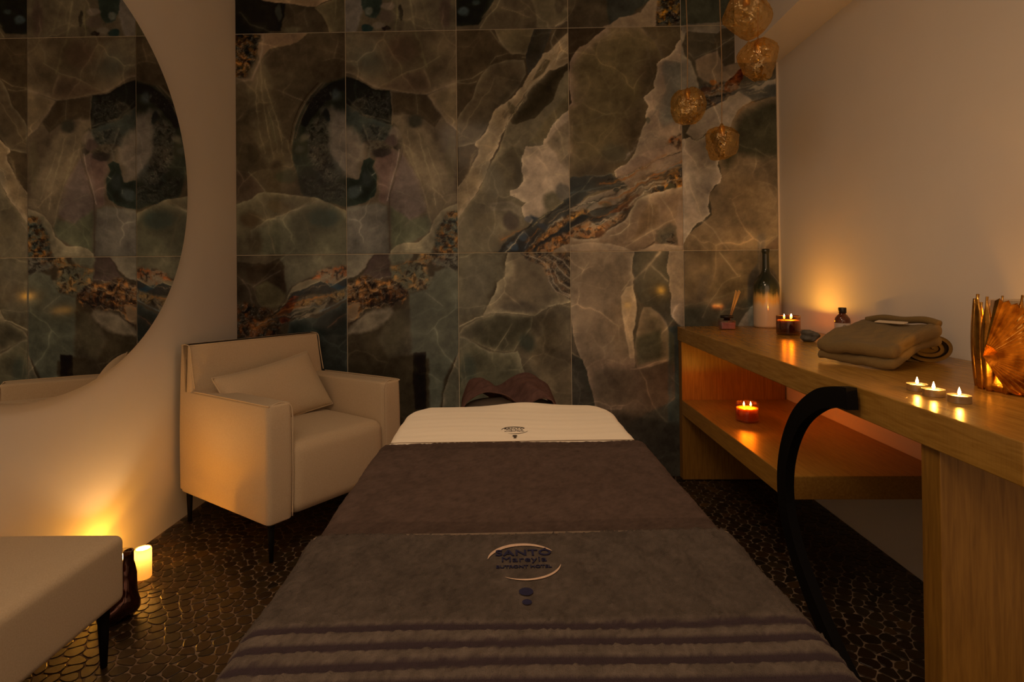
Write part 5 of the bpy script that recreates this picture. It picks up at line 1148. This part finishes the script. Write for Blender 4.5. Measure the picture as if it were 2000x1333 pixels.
def text_mesh(name, s, size, x, y, z, m, parent, bold=.0, sy=1.0, th=.0006, sp=1.0):
    cu_ = bpy.data.curves.new(name, 'FONT'); cu_.body = s; cu_.size = size; cu_.align_x = 'CENTER'; cu_.extrude = th; cu_.offset = bold; cu_.space_character = sp
    o = bpy.data.objects.new(name, cu_); COL.objects.link(o)
    bpy.context.view_layer.update(); dg = bpy.context.evaluated_depsgraph_get()
    me = bpy.data.meshes.new_from_object(o.evaluated_get(dg)); bpy.data.objects.remove(o)
    q = link(name, me, m, parent); q.location = (x, y, z); q.scale = (1, sy, 1); return q
def crescent(cx, cy, z, rx, ry, a0, a1, w0, n=40, rot=0):
    V = []
    for k in range(n+1):
        t = k/n; a = math.radians(a0+(a1-a0)*t); w_ = w0*math.sin(PI*min(1, max(0, t)))**.8+.0003
        for s in (-1, 1):
            V.append((cx+(rx+s*w_/2)*math.cos(a), cy+(ry+s*w_/2)*math.sin(a), z))
    return V, [(2*k, 2*k+1, 2*k+3, 2*k+2) for k in range(n)]
def logo(parent, cx, cy, z, s, mt, ma):
    text_mesh('embroidered_lettering', 'SANT\u00d3', .0225*s, cx, cy+.0165*s, z, mt, parent, .0004*s, 1.0, .0005, 1.08)
    text_mesh('embroidered_lettering', 'Mareyia', .0190*s, cx, cy-.001*s, z, mt, parent, 0, 1.0, .0005, 1.05)
    text_mesh('embroidered_lettering', 'BUTRONT HOTEL', .0092*s, cx-.001*s, cy-.0175*s, z, mt, parent, .00015*s, 1.05, .0005, 1.0)
    mk('embroidered_arc', merge(crescent(cx, cy, z+.0003, .050*s, .0475*s, 172, 35, .0072*s), crescent(cx, cy, z+.0003, .050*s, .0475*s, -122, -12, .0040*s)), ma, parent)
    mk('embroidered_dot', disc_ellipse(cx-.001*s, cy-.075*s, z+.0004, .0088*s, .0088*s), mt, parent)
    mk('embroidered_dot', disc_ellipse(cx-.001*s, cy-.0975*s, z+.0004, .0058*s, .0058*s, rot=.6), mt, parent)
logo(t2, -.001, -1.044, ZB+.0300, 1.06, M_thr, M_pale)
logo(sheet, .008, -.278, ZB+.0120, .74, M_dthr, M_dthr)
# towel over the face rest
ft = thing('face_rest_towel', 'rumpled mauve towel draped over the face rest behind the table', 'towel'); ft.matrix_world = BT
def ftm():
    nx, ny = 60, 50; V = []
    for i in range(nx+1):
        for j in range(ny+1):
            u = -1+2*i/nx; v = j/ny; x = u*.165; y = .02+v*.245
            prof_ = .645+.034*(1-abs(u)**3)-.0
            valley = .050*math.exp(-((x+.005-(v-.5)*-.10)/.045)**2)
            ridge = .020*math.exp(-((x+.07+v*.04)/.05)**2)+.018*math.exp(-((x-.06)/.06)**2)
            z = prof_+ridge+.020*v-valley*(1-.35*v)+.004*math.sin(x*50+y*40)+.003*math.sin(y*90-x*30)
            edge = max(0, abs(u)-.86)/.14; z -= .055*edge**1.5; bk = max(0, v-.9)/.1; z -= .06*bk*bk; x *= 1+.04*edge
            V.append((x, y, z))
    Fc = [(i*(ny+1)+j, (i+1)*(ny+1)+j, (i+1)*(ny+1)+j+1, i*(ny+1)+j+1) for i in range(nx) for j in range(ny)]
    return V, Fc
cloth_obj('terry_cloth', ftm(), M_terry, ft, lambda A: np.array([.10, .055, .048])*terry_noise(A, .8)[:, None], th=.004)
# ------------------------------------------------------------------ candles
def flame_vf(x, y, z, s=1.0):
    return lathe([(.0009*s, z), (.0034*s, z+.003*s), (.0042*s, z+.007*s), (.0032*s, z+.012*s), (.0014*s, z+.018*s), (.0003*s, z+.022*s)], 12, x, y)
def add_flame(t, x, y, z, s=1.0, power=.5, wick=.006, col=CANDLE):
    wk = mk('wick', tube([(x, y, z-.001), (x, y, z+wick)], .0008, 6), M_wick, t)
    mk('flame', flame_vf(x, y, z+wick-.001, s), M_flame, t, smooth=True)
    flame_light('flame_light', (x, y, z+wick+.008*s), power, .0045, col, t)
def jar(label, loc, r, h, wax_z, wicks, power, gl=M_amberglass, rim=None):
    t = thing('jar_candle', label, 'candle', loc)
    n = 40
    outer = [(r*.93, .0015), (r*.985, .004), (r, .010), (r, h-.002), (r-.001, h), (r-.0028, h-.001), (r-.003, .012), (r*.80, .0095), (.0005, .009)]
    mk('glass_jar', lathe(outer, n, cap1=False), gl, t, smooth=True)
    mk('wax', lathe([(r*.93, .010), (r-.0036, .014), (r-.0036, wax_z-.001), (r-.006, wax_z), (r*.5, wax_z-.0008), (.0004, wax_z-.001)], n, cap1=False), M_wax, t, smooth=True)
    for x, y in wicks: add_flame(t, x, y, wax_z, 1.0, power/len(wicks))
    return t
jar('lit amber jar candle on the desk beside the tall bottle vase', (2.733, -.458, ZT), .050, .086, .066, ((-.018, .0), (.006, -.012), (.02, .012)), 1.9, M_amberdark)
jar('lit amber jar candle on the open shelf under the desk', (2.529, -.497, .42), .049, .084, .060, ((-.014, .0), (.014, -.004)), 2.2)
def tealight(loc, label):
    t = thing('tealight', label, 'candle', loc, 0, 'tealights on the desk')
    r = .0208
    mk('metal_cup', lathe([(r*.97, .0), (r, .0012), (r, .0150), (r+.0008, .0158), (r-.0004, .0156), (r-.0006, .002), (.0004, .0018)], 32, cap1=False), M_alu, t, smooth=True)
    mk('wax', lathe([(r-.0009, .003), (r-.0009, .0138), (r*.5, .0134), (.0004, .0132)], 32, cap1=False), M_wwax, t, smooth=True)
    add_flame(t, 0, 0, .0133, .75, .22, .003)
    return t
tealight((2.4405, -1.706, ZT), 'lit tealight nearest the folded robes')
tealight((2.435, -1.766, ZT), 'middle lit tealight of the three on the desk')
tealight((2.4415, -1.831, ZT), 'lit tealight standing apart, closest to the desk end')
# floor candles
fc = thing('pillar_candle', 'glowing white pillar candle on the floor by the left wall', 'candle', (.165, -1.025, .0055))
mk('wax', lathe([(.0255, 0), (.027, .003), (.027, .100), (.0245, .106), (.0225, .103), (.0215, .068), (.0004, .066)], 32, cap1=False), M_glow, fc, smooth=True)
add_flame(fc, 0, 0, .066, 1.2, 1.5, col=(1, .66, .32))
gc = thing('glass_candle', 'lit candle in clear glass on the floor against the left wall', 'candle', (.098, -1.040, .0055))
mk('glass', lathe([(.034, 0), (.036, .003), (.036, .098), (.0345, .098), (.0345, .006), (.0004, .005)], 32, cap1=False), M_clear, gc, smooth=True)
mk('wax', lathe([(.032, .0065), (.032, .060), (.0004, .059)], 32, cap1=False), M_wwax, gc, smooth=True)
add_flame(gc, 0, 0, .060, 1.5, 3.0, .008)
# copper bottle
cb_ = thing('copper_bottle', 'glossy dark copper bottle vase on the floor behind the footstool', 'vase', (.232, -1.262, .0055))
M_cop = mat('dark_copper_glaze', (.10, .028, .012), .10, .8, metal=.75, coat=.4, noise=(14, (.05, .012, .006), 3, (1, 1, 1)), bump=(9, .5, .02, (1, 1, .5)))
mk('body', lathe([(.040, 0), (.052, .006), (.058, .025), (.056, .045), (.047, .066), (.036, .085), (.028, .105), (.0245, .13), (.0195, .155), (.0145, .175), (.0135, .19), (.0150, .206), (.0118, .207), (.010, .19)], 36, off=lambda z: (.030*min(1, z/.10)+.008*max(0, (z-.1)/.1), .010*min(1, z/.1)), cap1=True, wob=lambda a, z: 1+.11*math.sin(3*a+z*42)), M_cop, cb_, smooth=True)
# ------------------------------------------------------------------ things on the desk
rd_ = thing('reed_diffuser', 'square glass reed diffuser with pink liquid at the desk corner', 'diffuser', (2.555, -.195, ZT))
mk('glass_bottle', rbox(-.036, .036, -.026, .026, 0, .047, .006, 2, 3), thin_glass('diffuser_glass', (.90, .70, .72), lo=.08, hi=.6), rd_, smooth=True)
mk('liquid', rbox(-.033, .033, -.023, .023, .003, .036, .005, 2, 3), mat('pink_liquid', (.34, .21, .22), .25, .5, noise=(30, (.46, .33, .36), 2, (1, 1, 1))), rd_, smooth=True)
mk('collar', lathe([(.015, .046), (.015, .056), (.031, .058), (.031, .070), (.010, .072)], 28), mat('black_cap', (.010, .007, .006), .4, .5, noise=(40, (.014, .01, .008), 2, (1, 1, 1))), rd_, smooth=True)
M_reed = mat('reed', (.62, .42, .20), .8, .2, noise=(60, (.52, .33, .14), 2, (1, 1, .1)))
for k in range(6):
    a = k/5; mk('reed', tube([(.004+.004*a, -.002+.004*((k % 3)-1), .030), (.044+.026*a, .004*((k % 3)-1), .196-.004*((k*7) % 3))], .0016, 6), M_reed, rd_, smooth=True)
bv = thing('bottle_vase', 'tall bottle vase glazed dark green above cream on the desk', 'vase', (2.799, -.082, ZT))
def glaze():
    m = mat('drip_glaze', (.7, .6, .45), .14, .6, coat=.5, bump=(60, .12, .001, (1, 1, .3))); nt = m.node_tree; N = nt.nodes; K = nt.links
    tc = N.new('ShaderNodeTexCoord'); sp_ = N.new('ShaderNodeSeparateXYZ'); K.new(tc.outputs['Object'], sp_.inputs[0])
    mp = N.new('ShaderNodeMapping'); mp.inputs['Scale'].default_value = (60, 60, 5); K.new(tc.outputs['Object'], mp.inputs[0])
    n = N.new('ShaderNodeTexNoise'); n.inputs['Scale'].default_value = 1; n.inputs['Detail'].default_value = 4; K.new(mp.outputs[0], n.inputs['Vector'])
    m1 = N.new('ShaderNodeMath'); m1.operation = 'MULTIPLY_ADD'; m1.inputs[1].default_value = .055; K.new(n.outputs['Fac'], m1.inputs[0]); K.new(sp_.outputs['Z'], m1.inputs[2])
    m2 = N.new('ShaderNodeMapRange'); m2.inputs['From Min'].default_value = .035; m2.inputs['From Max'].default_value = .43; K.new(m1.outputs[0], m2.inputs[0])
    r = N.new('ShaderNodeValToRGB'); e = r.color_ramp.elements; e[0].position = 0; e[0].color = (.70, .62, .48, 1); e[1].position = 1; e[1].color = (.010, .016, .012, 1)
    for p_, c in ((.26, (.70, .60, .44, 1)), (.33, (.66, .40, .14, 1)), (.38, (.50, .36, .14, 1)), (.44, (.06, .06, .025, 1)), (.50, (.010, .020, .010, 1)), (.62, (.006, .014, .010, 1))):
        x = e.new(p_); x.color = c
    K.new(m2.outputs[0], r.inputs[0]); K.new(r.outputs[0], N['Principled BSDF'].inputs['Base Color']); return m
mk('body', lathe([(.055, 0), (.061, .003), (.063, .012), (.0635, .10), (.0635, .18), (.063, .205), (.0605, .222), (.053, .242), (.040, .259), (.0275, .274), (.0205, .288), (.018, .303), (.0170, .33), (.0165, .375), (.0175, .384), (.0195, .388), (.0195, .403), (.0165, .405), (.0125, .400), (.012, .33)], 48), glaze(), bv, smooth=True)
ob = thing('oil_bottle', 'small brown oil bottle with black cap and white label', 'bottle', (2.838, -.700, ZT))
mk('glass_body', lathe([(.026, 0), (.029, .003), (.029, .080), (.027, .090), (.018, .103), (.0125, .108), (.0125, .114)], 32), mat('brown_glass', (.10, .022, .006), .10, .6, coat=.4, noise=(20, (.14, .035, .01), 2, (1, 1, 1))), ob, smooth=True)
mk('label', lathe([(.0294, .034), (.0294, .072)], 32, cap0=False, cap1=False), mat('paper_label', (.66, .60, .55), .7, .3, noise=(50, (.62, .56, .5), 2, (1, 1, 1))), ob, smooth=True)
mk('cap', lathe([(.0145, .112), (.0150, .114), (.0150, .132), (.0140, .134)], 28), mat('bottle_cap', (.012, .008, .007), .35, .5, noise=(40, (.016, .01, .009), 2, (1, 1, 1))), ob, smooth=True)
va = math.atan2(-3.05+.70, 1.516-2.838)
em = [(.0298*math.cos(va+.25+.17*math.cos(b)), .0298*math.sin(va+.25+.17*math.cos(b)), .060+.0048*math.sin(b)) for b in [k/16*2*PI for k in range(16)]]
mk('label_emblem', tube(em, .0009, 5, closed=True), mat('label_ink', (.03, .025, .025), .7), ob)
ln_ = [tube([(.0297*math.cos(va+.22+a), .0297*math.sin(va+.22+a), z) for a in (-.3, -.15, 0, .15, .3)], .0004, 4) for z in (.050, .046, .042)]
mk('label_print', merge(*ln_), mat('label_ink_grey', (.12, .10, .09), .7), ob)
# stones
def stone(label, loc, s, seed, m, cat='stone'):
    r = np.random.RandomState(seed); v, f = rbox(-1, 1, -1, 1, -1, 1, .8, 5, 4); ph = r.rand(6)*6
    V = []
    for x, y, z in v:
        k = 1+.16*math.sin(3*x+ph[0])*math.cos(2.3*y+ph[1])+.10*math.sin(5*z+ph[2]+x*2)+.06*math.sin(9*y+ph[3])*math.sin(8*x+ph[4])
        V.append((x*s[0]*k, y*s[1]*k, max(0, (z*k*.95+1)*s[2])))
    o = mk('stone', (V, f), m, smooth=False); o.location = loc; o['label'] = label; o['category'] = cat; return o
M_st1 = mat('dark_rough_stone', (.085, .085, .075), .7, .4, noise=(45, (.16, .15, .13), 5, (1, 1, 1)), bump=(70, .8, .004, (1, 1, 1)))
M_st2 = mat('tan_rough_stone', (.26, .20, .13), .7, .4, noise=(45, (.36, .27, .17), 5, (1, 1, 1)), bump=(70, .8, .004, (1, 1, 1)))
stone('rough dark grey stone on the desk beside the jar candle', (2.693, -.725, ZT), (.033, .028, .024), 4, M_st1)
stone('small rough tan stone behind the folded robe', (2.765, -.765, ZT), (.028, .026, .019), 9, M_st2)
# robes
M_robe = fabric('olive_waffle_robe', (.185, .130, .055), (.15, .105, .042), 420, .8, .1, .0015)
M_tag = mat('pale_tape', (.62, .52, .38), .8)
A0 = Vector((2.444, -1.239, 0)); A1 = Vector((2.548, -1.462, 0)); ax = (A1-A0).normalized(); bx_ = Vector((-ax.y, ax.x, 0))
if bx_.x < 0: bx_ = -bx_
def fold_layer(L, Dp, z0, th, tilt, seed, x0=0.0, y0=0.0, nose=.5):
    """one folded layer: L along ax, Dp towards the wall, rising with tilt"""
    def fn(x, y, z):
        zz = z+.0030*math.sin(x*38+y*22+seed)*math.sin(y*31+seed)+.0016*math.sin(x*120-y*60)*math.sin(y*90+x*30)+.0016*math.sin(x*55+seed)+.0016*math.sin(y*47+x*21+seed*2)+.003*math.sin(y*14+seed)
        xx = x+.0035*math.sin(y*33+seed)*(1 if x > L/2 else .3); yy = y+.004*math.sin(x*24+seed)
        t = max(0, yy-.015); zz += tilt*t+(.012*math.sin(PI*min(1, t/Dp)))
        return (xx, yy, zz)
    return rbox(x0, x0+L, y0, y0+Dp, z0, z0+th, th*.49, 22, 5, rs=(th*.38, th*.49, th*.47), fn=fn)
ra = thing('folded_robe', 'folded olive robe leaning on the rolled one on the desk', 'robe', (A0.x, A0.y, ZT), math.atan2(ax.y, ax.x), 'folded robes')
def mir_y(vf): return [(x, y, z) for x, y, z in vf[0]], vf[1]
for k, (L, Dp, z0, th, x0, y0) in enumerate(((.238, .228, .003, .029, .002, .006), (.242, .236, .0305, .037, .0, .0))):
    mk('folded_layer', fold_layer(L, Dp, z0, th, .235, k*2.1, x0, y0), M_robe, ra, smooth=True)
mk('collar_roll', tube(spline([(.02, .225, .120), (.07, .23, .130), (.13, .228, .127), (.19, .232, .131), (.235, .227, .122)], 8), .011, 10, rad=None), M_robe, ra, smooth=True)
mk('belt_fold', tube(spline([(.226, .02, .058), (.230, .08, .080), (.226, .15, .100), (.220, .21, .112)], 8), .012, 10), M_robe, ra, smooth=True)
mk('neck_tape', rbox(.075, .165, .178, .200, .1195, .1235, .002, 6, 2, fn=lambda x, y, z: (x, y, z+.17*(y-.189))), M_tag, ra, label='pale woven tape at the neck')
rb = thing('folded_robe', 'rolled olive robe lying against the wall under the folded one', 'robe', (2.765, -1.285, ZT), math.radians(-14), 'folded robes')
def spiral_roll():
    P = []
    for k in range(90):
        t = k/89; a = t*PI*2*2.7; r = .010+.040*t; P.append((r*1.55*math.cos(a), r*.92*math.sin(a)+.040))
    th = .0105; V = []; ny = 14; n = len(P)
    for j in range(ny+1):
        y = .27*j/ny; bul = 1+.05*math.sin(PI*j/ny)-.12*(j/ny)**3
        for i, (x, z) in enumerate(P):
            a = P[max(i-1, 0)]; b = P[min(i+1, n-1)]; tx, tz_ = b[0]-a[0], b[1]-a[1]; l = math.hypot(tx, tz_)+1e-9
            nx, nz = tz_/l, -tx/l
            for s in (-1, 1): V.append(((x+s*nx*th/2)*bul, y+.004*math.sin(i*.4), max(.0005, (z-.040+s*nz*th/2)*bul+.040+.001*math.sin(j+i*.3))))
    Fc = []
    w2 = 2*n
    for j in range(ny):
        for i in range(n-1):
            for s in (0, 1):
                a = j*w2+2*i+s; q = (a, a+2, a+2+w2, a+w2); Fc.append(q if s else tuple(reversed(q)))
    for j in (0, ny):
        for i in range(n-1):
            a = j*w2+2*i; q = (a, a+1, a+3, a+2); Fc.append(q if j == 0 else tuple(reversed(q)))
    for i in (0, n-1):
        for j in range(ny):
            a = j*w2+2*i; Fc.append((a, a+1, a+1+w2, a+w2))
    return V, Fc
mk('rolled_cloth', spiral_roll(), M_robe, rb, smooth=True)
mk('rolled_core', rbox(-.050, .050, .012, .25, .012, .066, .025, 6, 5), M_robe, rb, smooth=True)
# gold leaf vase
gv = thing('leaf_vase', 'gold vase shaped like palm leaves near the desk end', 'vase', (2.682, -1.715, ZT))
M_gold = mat('antique_gold', (.78, .44, .10), .24, .6, metal=1.0, noise=(50, (.42, .20, .035), 4, (1, 1, 1)), bump=(160, .35, .001, (1, 1, 1)))
mk('bowl', lathe([(.082, .0), (.088, .005), (.090, .016), (.087, .03), (.088, .05), (.086, .11), (.083, .11), (.083, .02), (.0004, .016)], 48, cap1=False, wob=lambda a, z: 1+.012*math.sin(a*16)), M_gold, gv, smooth=True)
vc = Vector((CX-2.682, CY+1.715, 0)).normalized(); er = Vector((-vc.y, vc.x, 0)); er = er if er.x > 0 else -er   # er = to the right seen from the camera
def blade(base_ang, lean, h, w_, z0=.0, curve=.0, rad=.089):
    n = 16; m = 6; V = []
    for i in range(n+1):
        t = i/n; ww = w_*(math.sin(PI*min(1, (t*.86+.14)))**.75)*(1 if t < .6 else 1-.0*t); ww = max(ww*(1-max(0, t-.85)/.15*.7), .0012)
        for j in range(m+1):
            u = -1+2*j/m; a = base_ang+lean*t+(ww*u)/rad
            rr = rad+.006*math.sin(PI*t)-.005*abs(u)+.004+curve*t*t
            V.append((rr*math.cos(a), rr*math.sin(a), z0+h*t))
    Fc = [(i*(m+1)+j, i*(m+1)+j+1, (i+1)*(m+1)+j+1, (i+1)*(m+1)+j) for i in range(n) for j in range(m)]
    return V, Fc
a_cam = math.atan2(vc.y, vc.x)
# angles increase anticlockwise; the left side seen from the camera is a_cam - 90 degrees
sg = 1 if Vector((math.cos(a_cam+.1), math.sin(a_cam+.1), 0)).dot(er) > vc.dot(er) else -1
for ang, lean, h, w_ in ((-66, .00, .222, .021), (-47, .02, .217, .017), (-92, .0, .21, .016), (-22, .34, .222, .014), (-118, .0, .20, .016), (-150, -.05, .215, .016), (175, .05, .21, .016), (140, .05, .22, .016), (105, 0, .2, .016), (72, -.05, .21, .016), (50, -.1, .18, .014)):
    o = mk('leaf', blade(a_cam+sg*math.radians(ang), sg*lean, h, w_), M_gold, gv, smooth=True); s = o.modifiers.new('t', 'SOLIDIFY'); s.thickness = .003
def fan():
    pv = vc*.098-er*.072+Vector((0, 0, .084)); V = [tuple(pv)]; n = 44; nr = 5; Fc = []
    for k in range(n+1):
        a = math.radians(-62+142*k/n); d = er*math.cos(a)+Vector((0, 0, math.sin(a)))
        for j in range(1, nr+1):
            r = .135*j/nr*(1 if k % 2 else .94) if j == nr else .135*j/nr
            q = pv+d*r+vc*((.0042 if k % 2 else -.0042)*j/nr-.05*(r/.135)**2*math.cos(a)**2+.010)
            V.append((q.x, q.y, max(q.z, .004)))
    for k in range(n):
        b = 1+k*nr; c = 1+(k+1)*nr; Fc.append((0, b, c))
        for j in range(nr-1): Fc.append((b+j, b+j+1, c+j+1, c+j))
    return V, Fc
o = mk('fan_leaf', fan(), M_gold, gv); s = o.modifiers.new('t', 'SOLIDIFY'); s.thickness = .002
mk('glass_insert', lathe([(.062, .112), (.066, .118), (.066, .208), (.0645, .208), (.0645, .12), (.0004, .116)], 36, cap1=False), M_clear, gv, smooth=True)
mk('insert_base', lathe([(.05, .018), (.062, .111)], 24), M_gold, gv)
gcn = thing('tealight', 'lit tealight inside the gold leaf vase', 'candle', (2.712, -1.725, ZT+.121), 0, 'tealights on the desk')
mk('metal_cup', lathe([(.020, .0), (.0208, .0012), (.0208, .0150), (.0200, .0152), (.0198, .002), (.0004, .0018)], 32, cap1=False), M_alu, gcn, smooth=True)
mk('wax', lathe([(.0197, .003), (.0197, .0138), (.0004, .0132)], 32, cap1=False), M_wwax, gcn, smooth=True)
add_flame(gcn, 0, 0, .0133, 1.0, 2.2, .004)
# ------------------------------------------------------------------ pendant lamps
M_cord = mat('beige_cord', (.42, .30, .17), .8, .2, noise=(80, (.36, .25, .14), 2, (1, 1, 1)))
def ico(sub=3):
    import bmesh
    bm = bmesh.new(); bmesh.ops.create_icosphere(bm, subdivisions=sub, radius=1); V = [v.co.copy() for v in bm.verts]; Fc = [tuple(v.index for v in f.verts) for f in bm.faces]; bm.free(); return V, Fc
IV, IF = ico(4)
def pendant(loc, r, seed, cord_top, label, sxy=1.0, cord=None):
    t = thing('glass_pendant', label, 'pendant lamp', loc, 0, 'amber glass pendants')
    rs_ = np.random.RandomState(seed); D = rs_.normal(size=(15, 3)); D /= np.linalg.norm(D, axis=1)[:, None]; c = rs_.uniform(.74, .98, 15); V = []
    A = np.array([tuple(v) for v in IV]); k = np.full(len(A), 1.12)
    for d, cc in zip(D, c):
        dp = A@d; k = np.where(dp > .05, np.minimum(k, cc/np.maximum(dp, .05)), k)
    k = k+.07*fbm(A[:, 0]*3+seed, A[:, 1]*4+A[:, 2]*3.3, 3, 2.)+.02*fbm(A[:, 0]*9, A[:, 1]*9+A[:, 2]*8, 2, 6.)
    top = A[:, 2] > .93
    P = A*k[:, None]*r*np.array([sxy, sxy, 1.05]); P[top, 2] = np.minimum(P[top, 2], r*.97)
    o = mk('glass_shade', ([tuple(p_) for p_ in P], IF), M_pend, t, smooth=True)
    mk('socket', lathe([(.010, r*.36), (.0135, r*.38), (.0135, r*.90), (.009, r*.99), (.004, r*1.10)], 20), M_brass, t, smooth=True)
    mk('bulb', lathe([(.0004, -r*.20), (.012, -r*.14), (.0165, .0), (.013, r*.18), (.009, r*.36)], 20, cap1=False), M_clear, t, smooth=True)
    ct = cord_top-loc[2]; off = cord or (0, 0)
    mk('cord', tube(spline([(0, 0, r*1.08), (off[0]*.3+.003, off[1]*.3, r*1.08+(ct-r*1.08)*.33), (off[0]*.7-.002, off[1]*.7, r*1.08+(ct-r*1.08)*.66), (off[0], off[1], ct)], 6), .0021, 6), M_cord, t, smooth=True)
    return t
pendant((2.291, -.47, 1.834), .074, 3, H, 'amber glass pendant hanging lowest but one, left of the others')
pendant((2.443, -.47, 1.667), .077, 8, H, 'lowest amber glass pendant of the cluster')
pendant((2.427, -.90, 1.872), .076, 15, H, 'amber glass pendant in front of the wall beam corner')
pendant((2.353, -.98, 2.015), .080, 21, H, 'highest amber glass pendant, cut by the top of the picture')
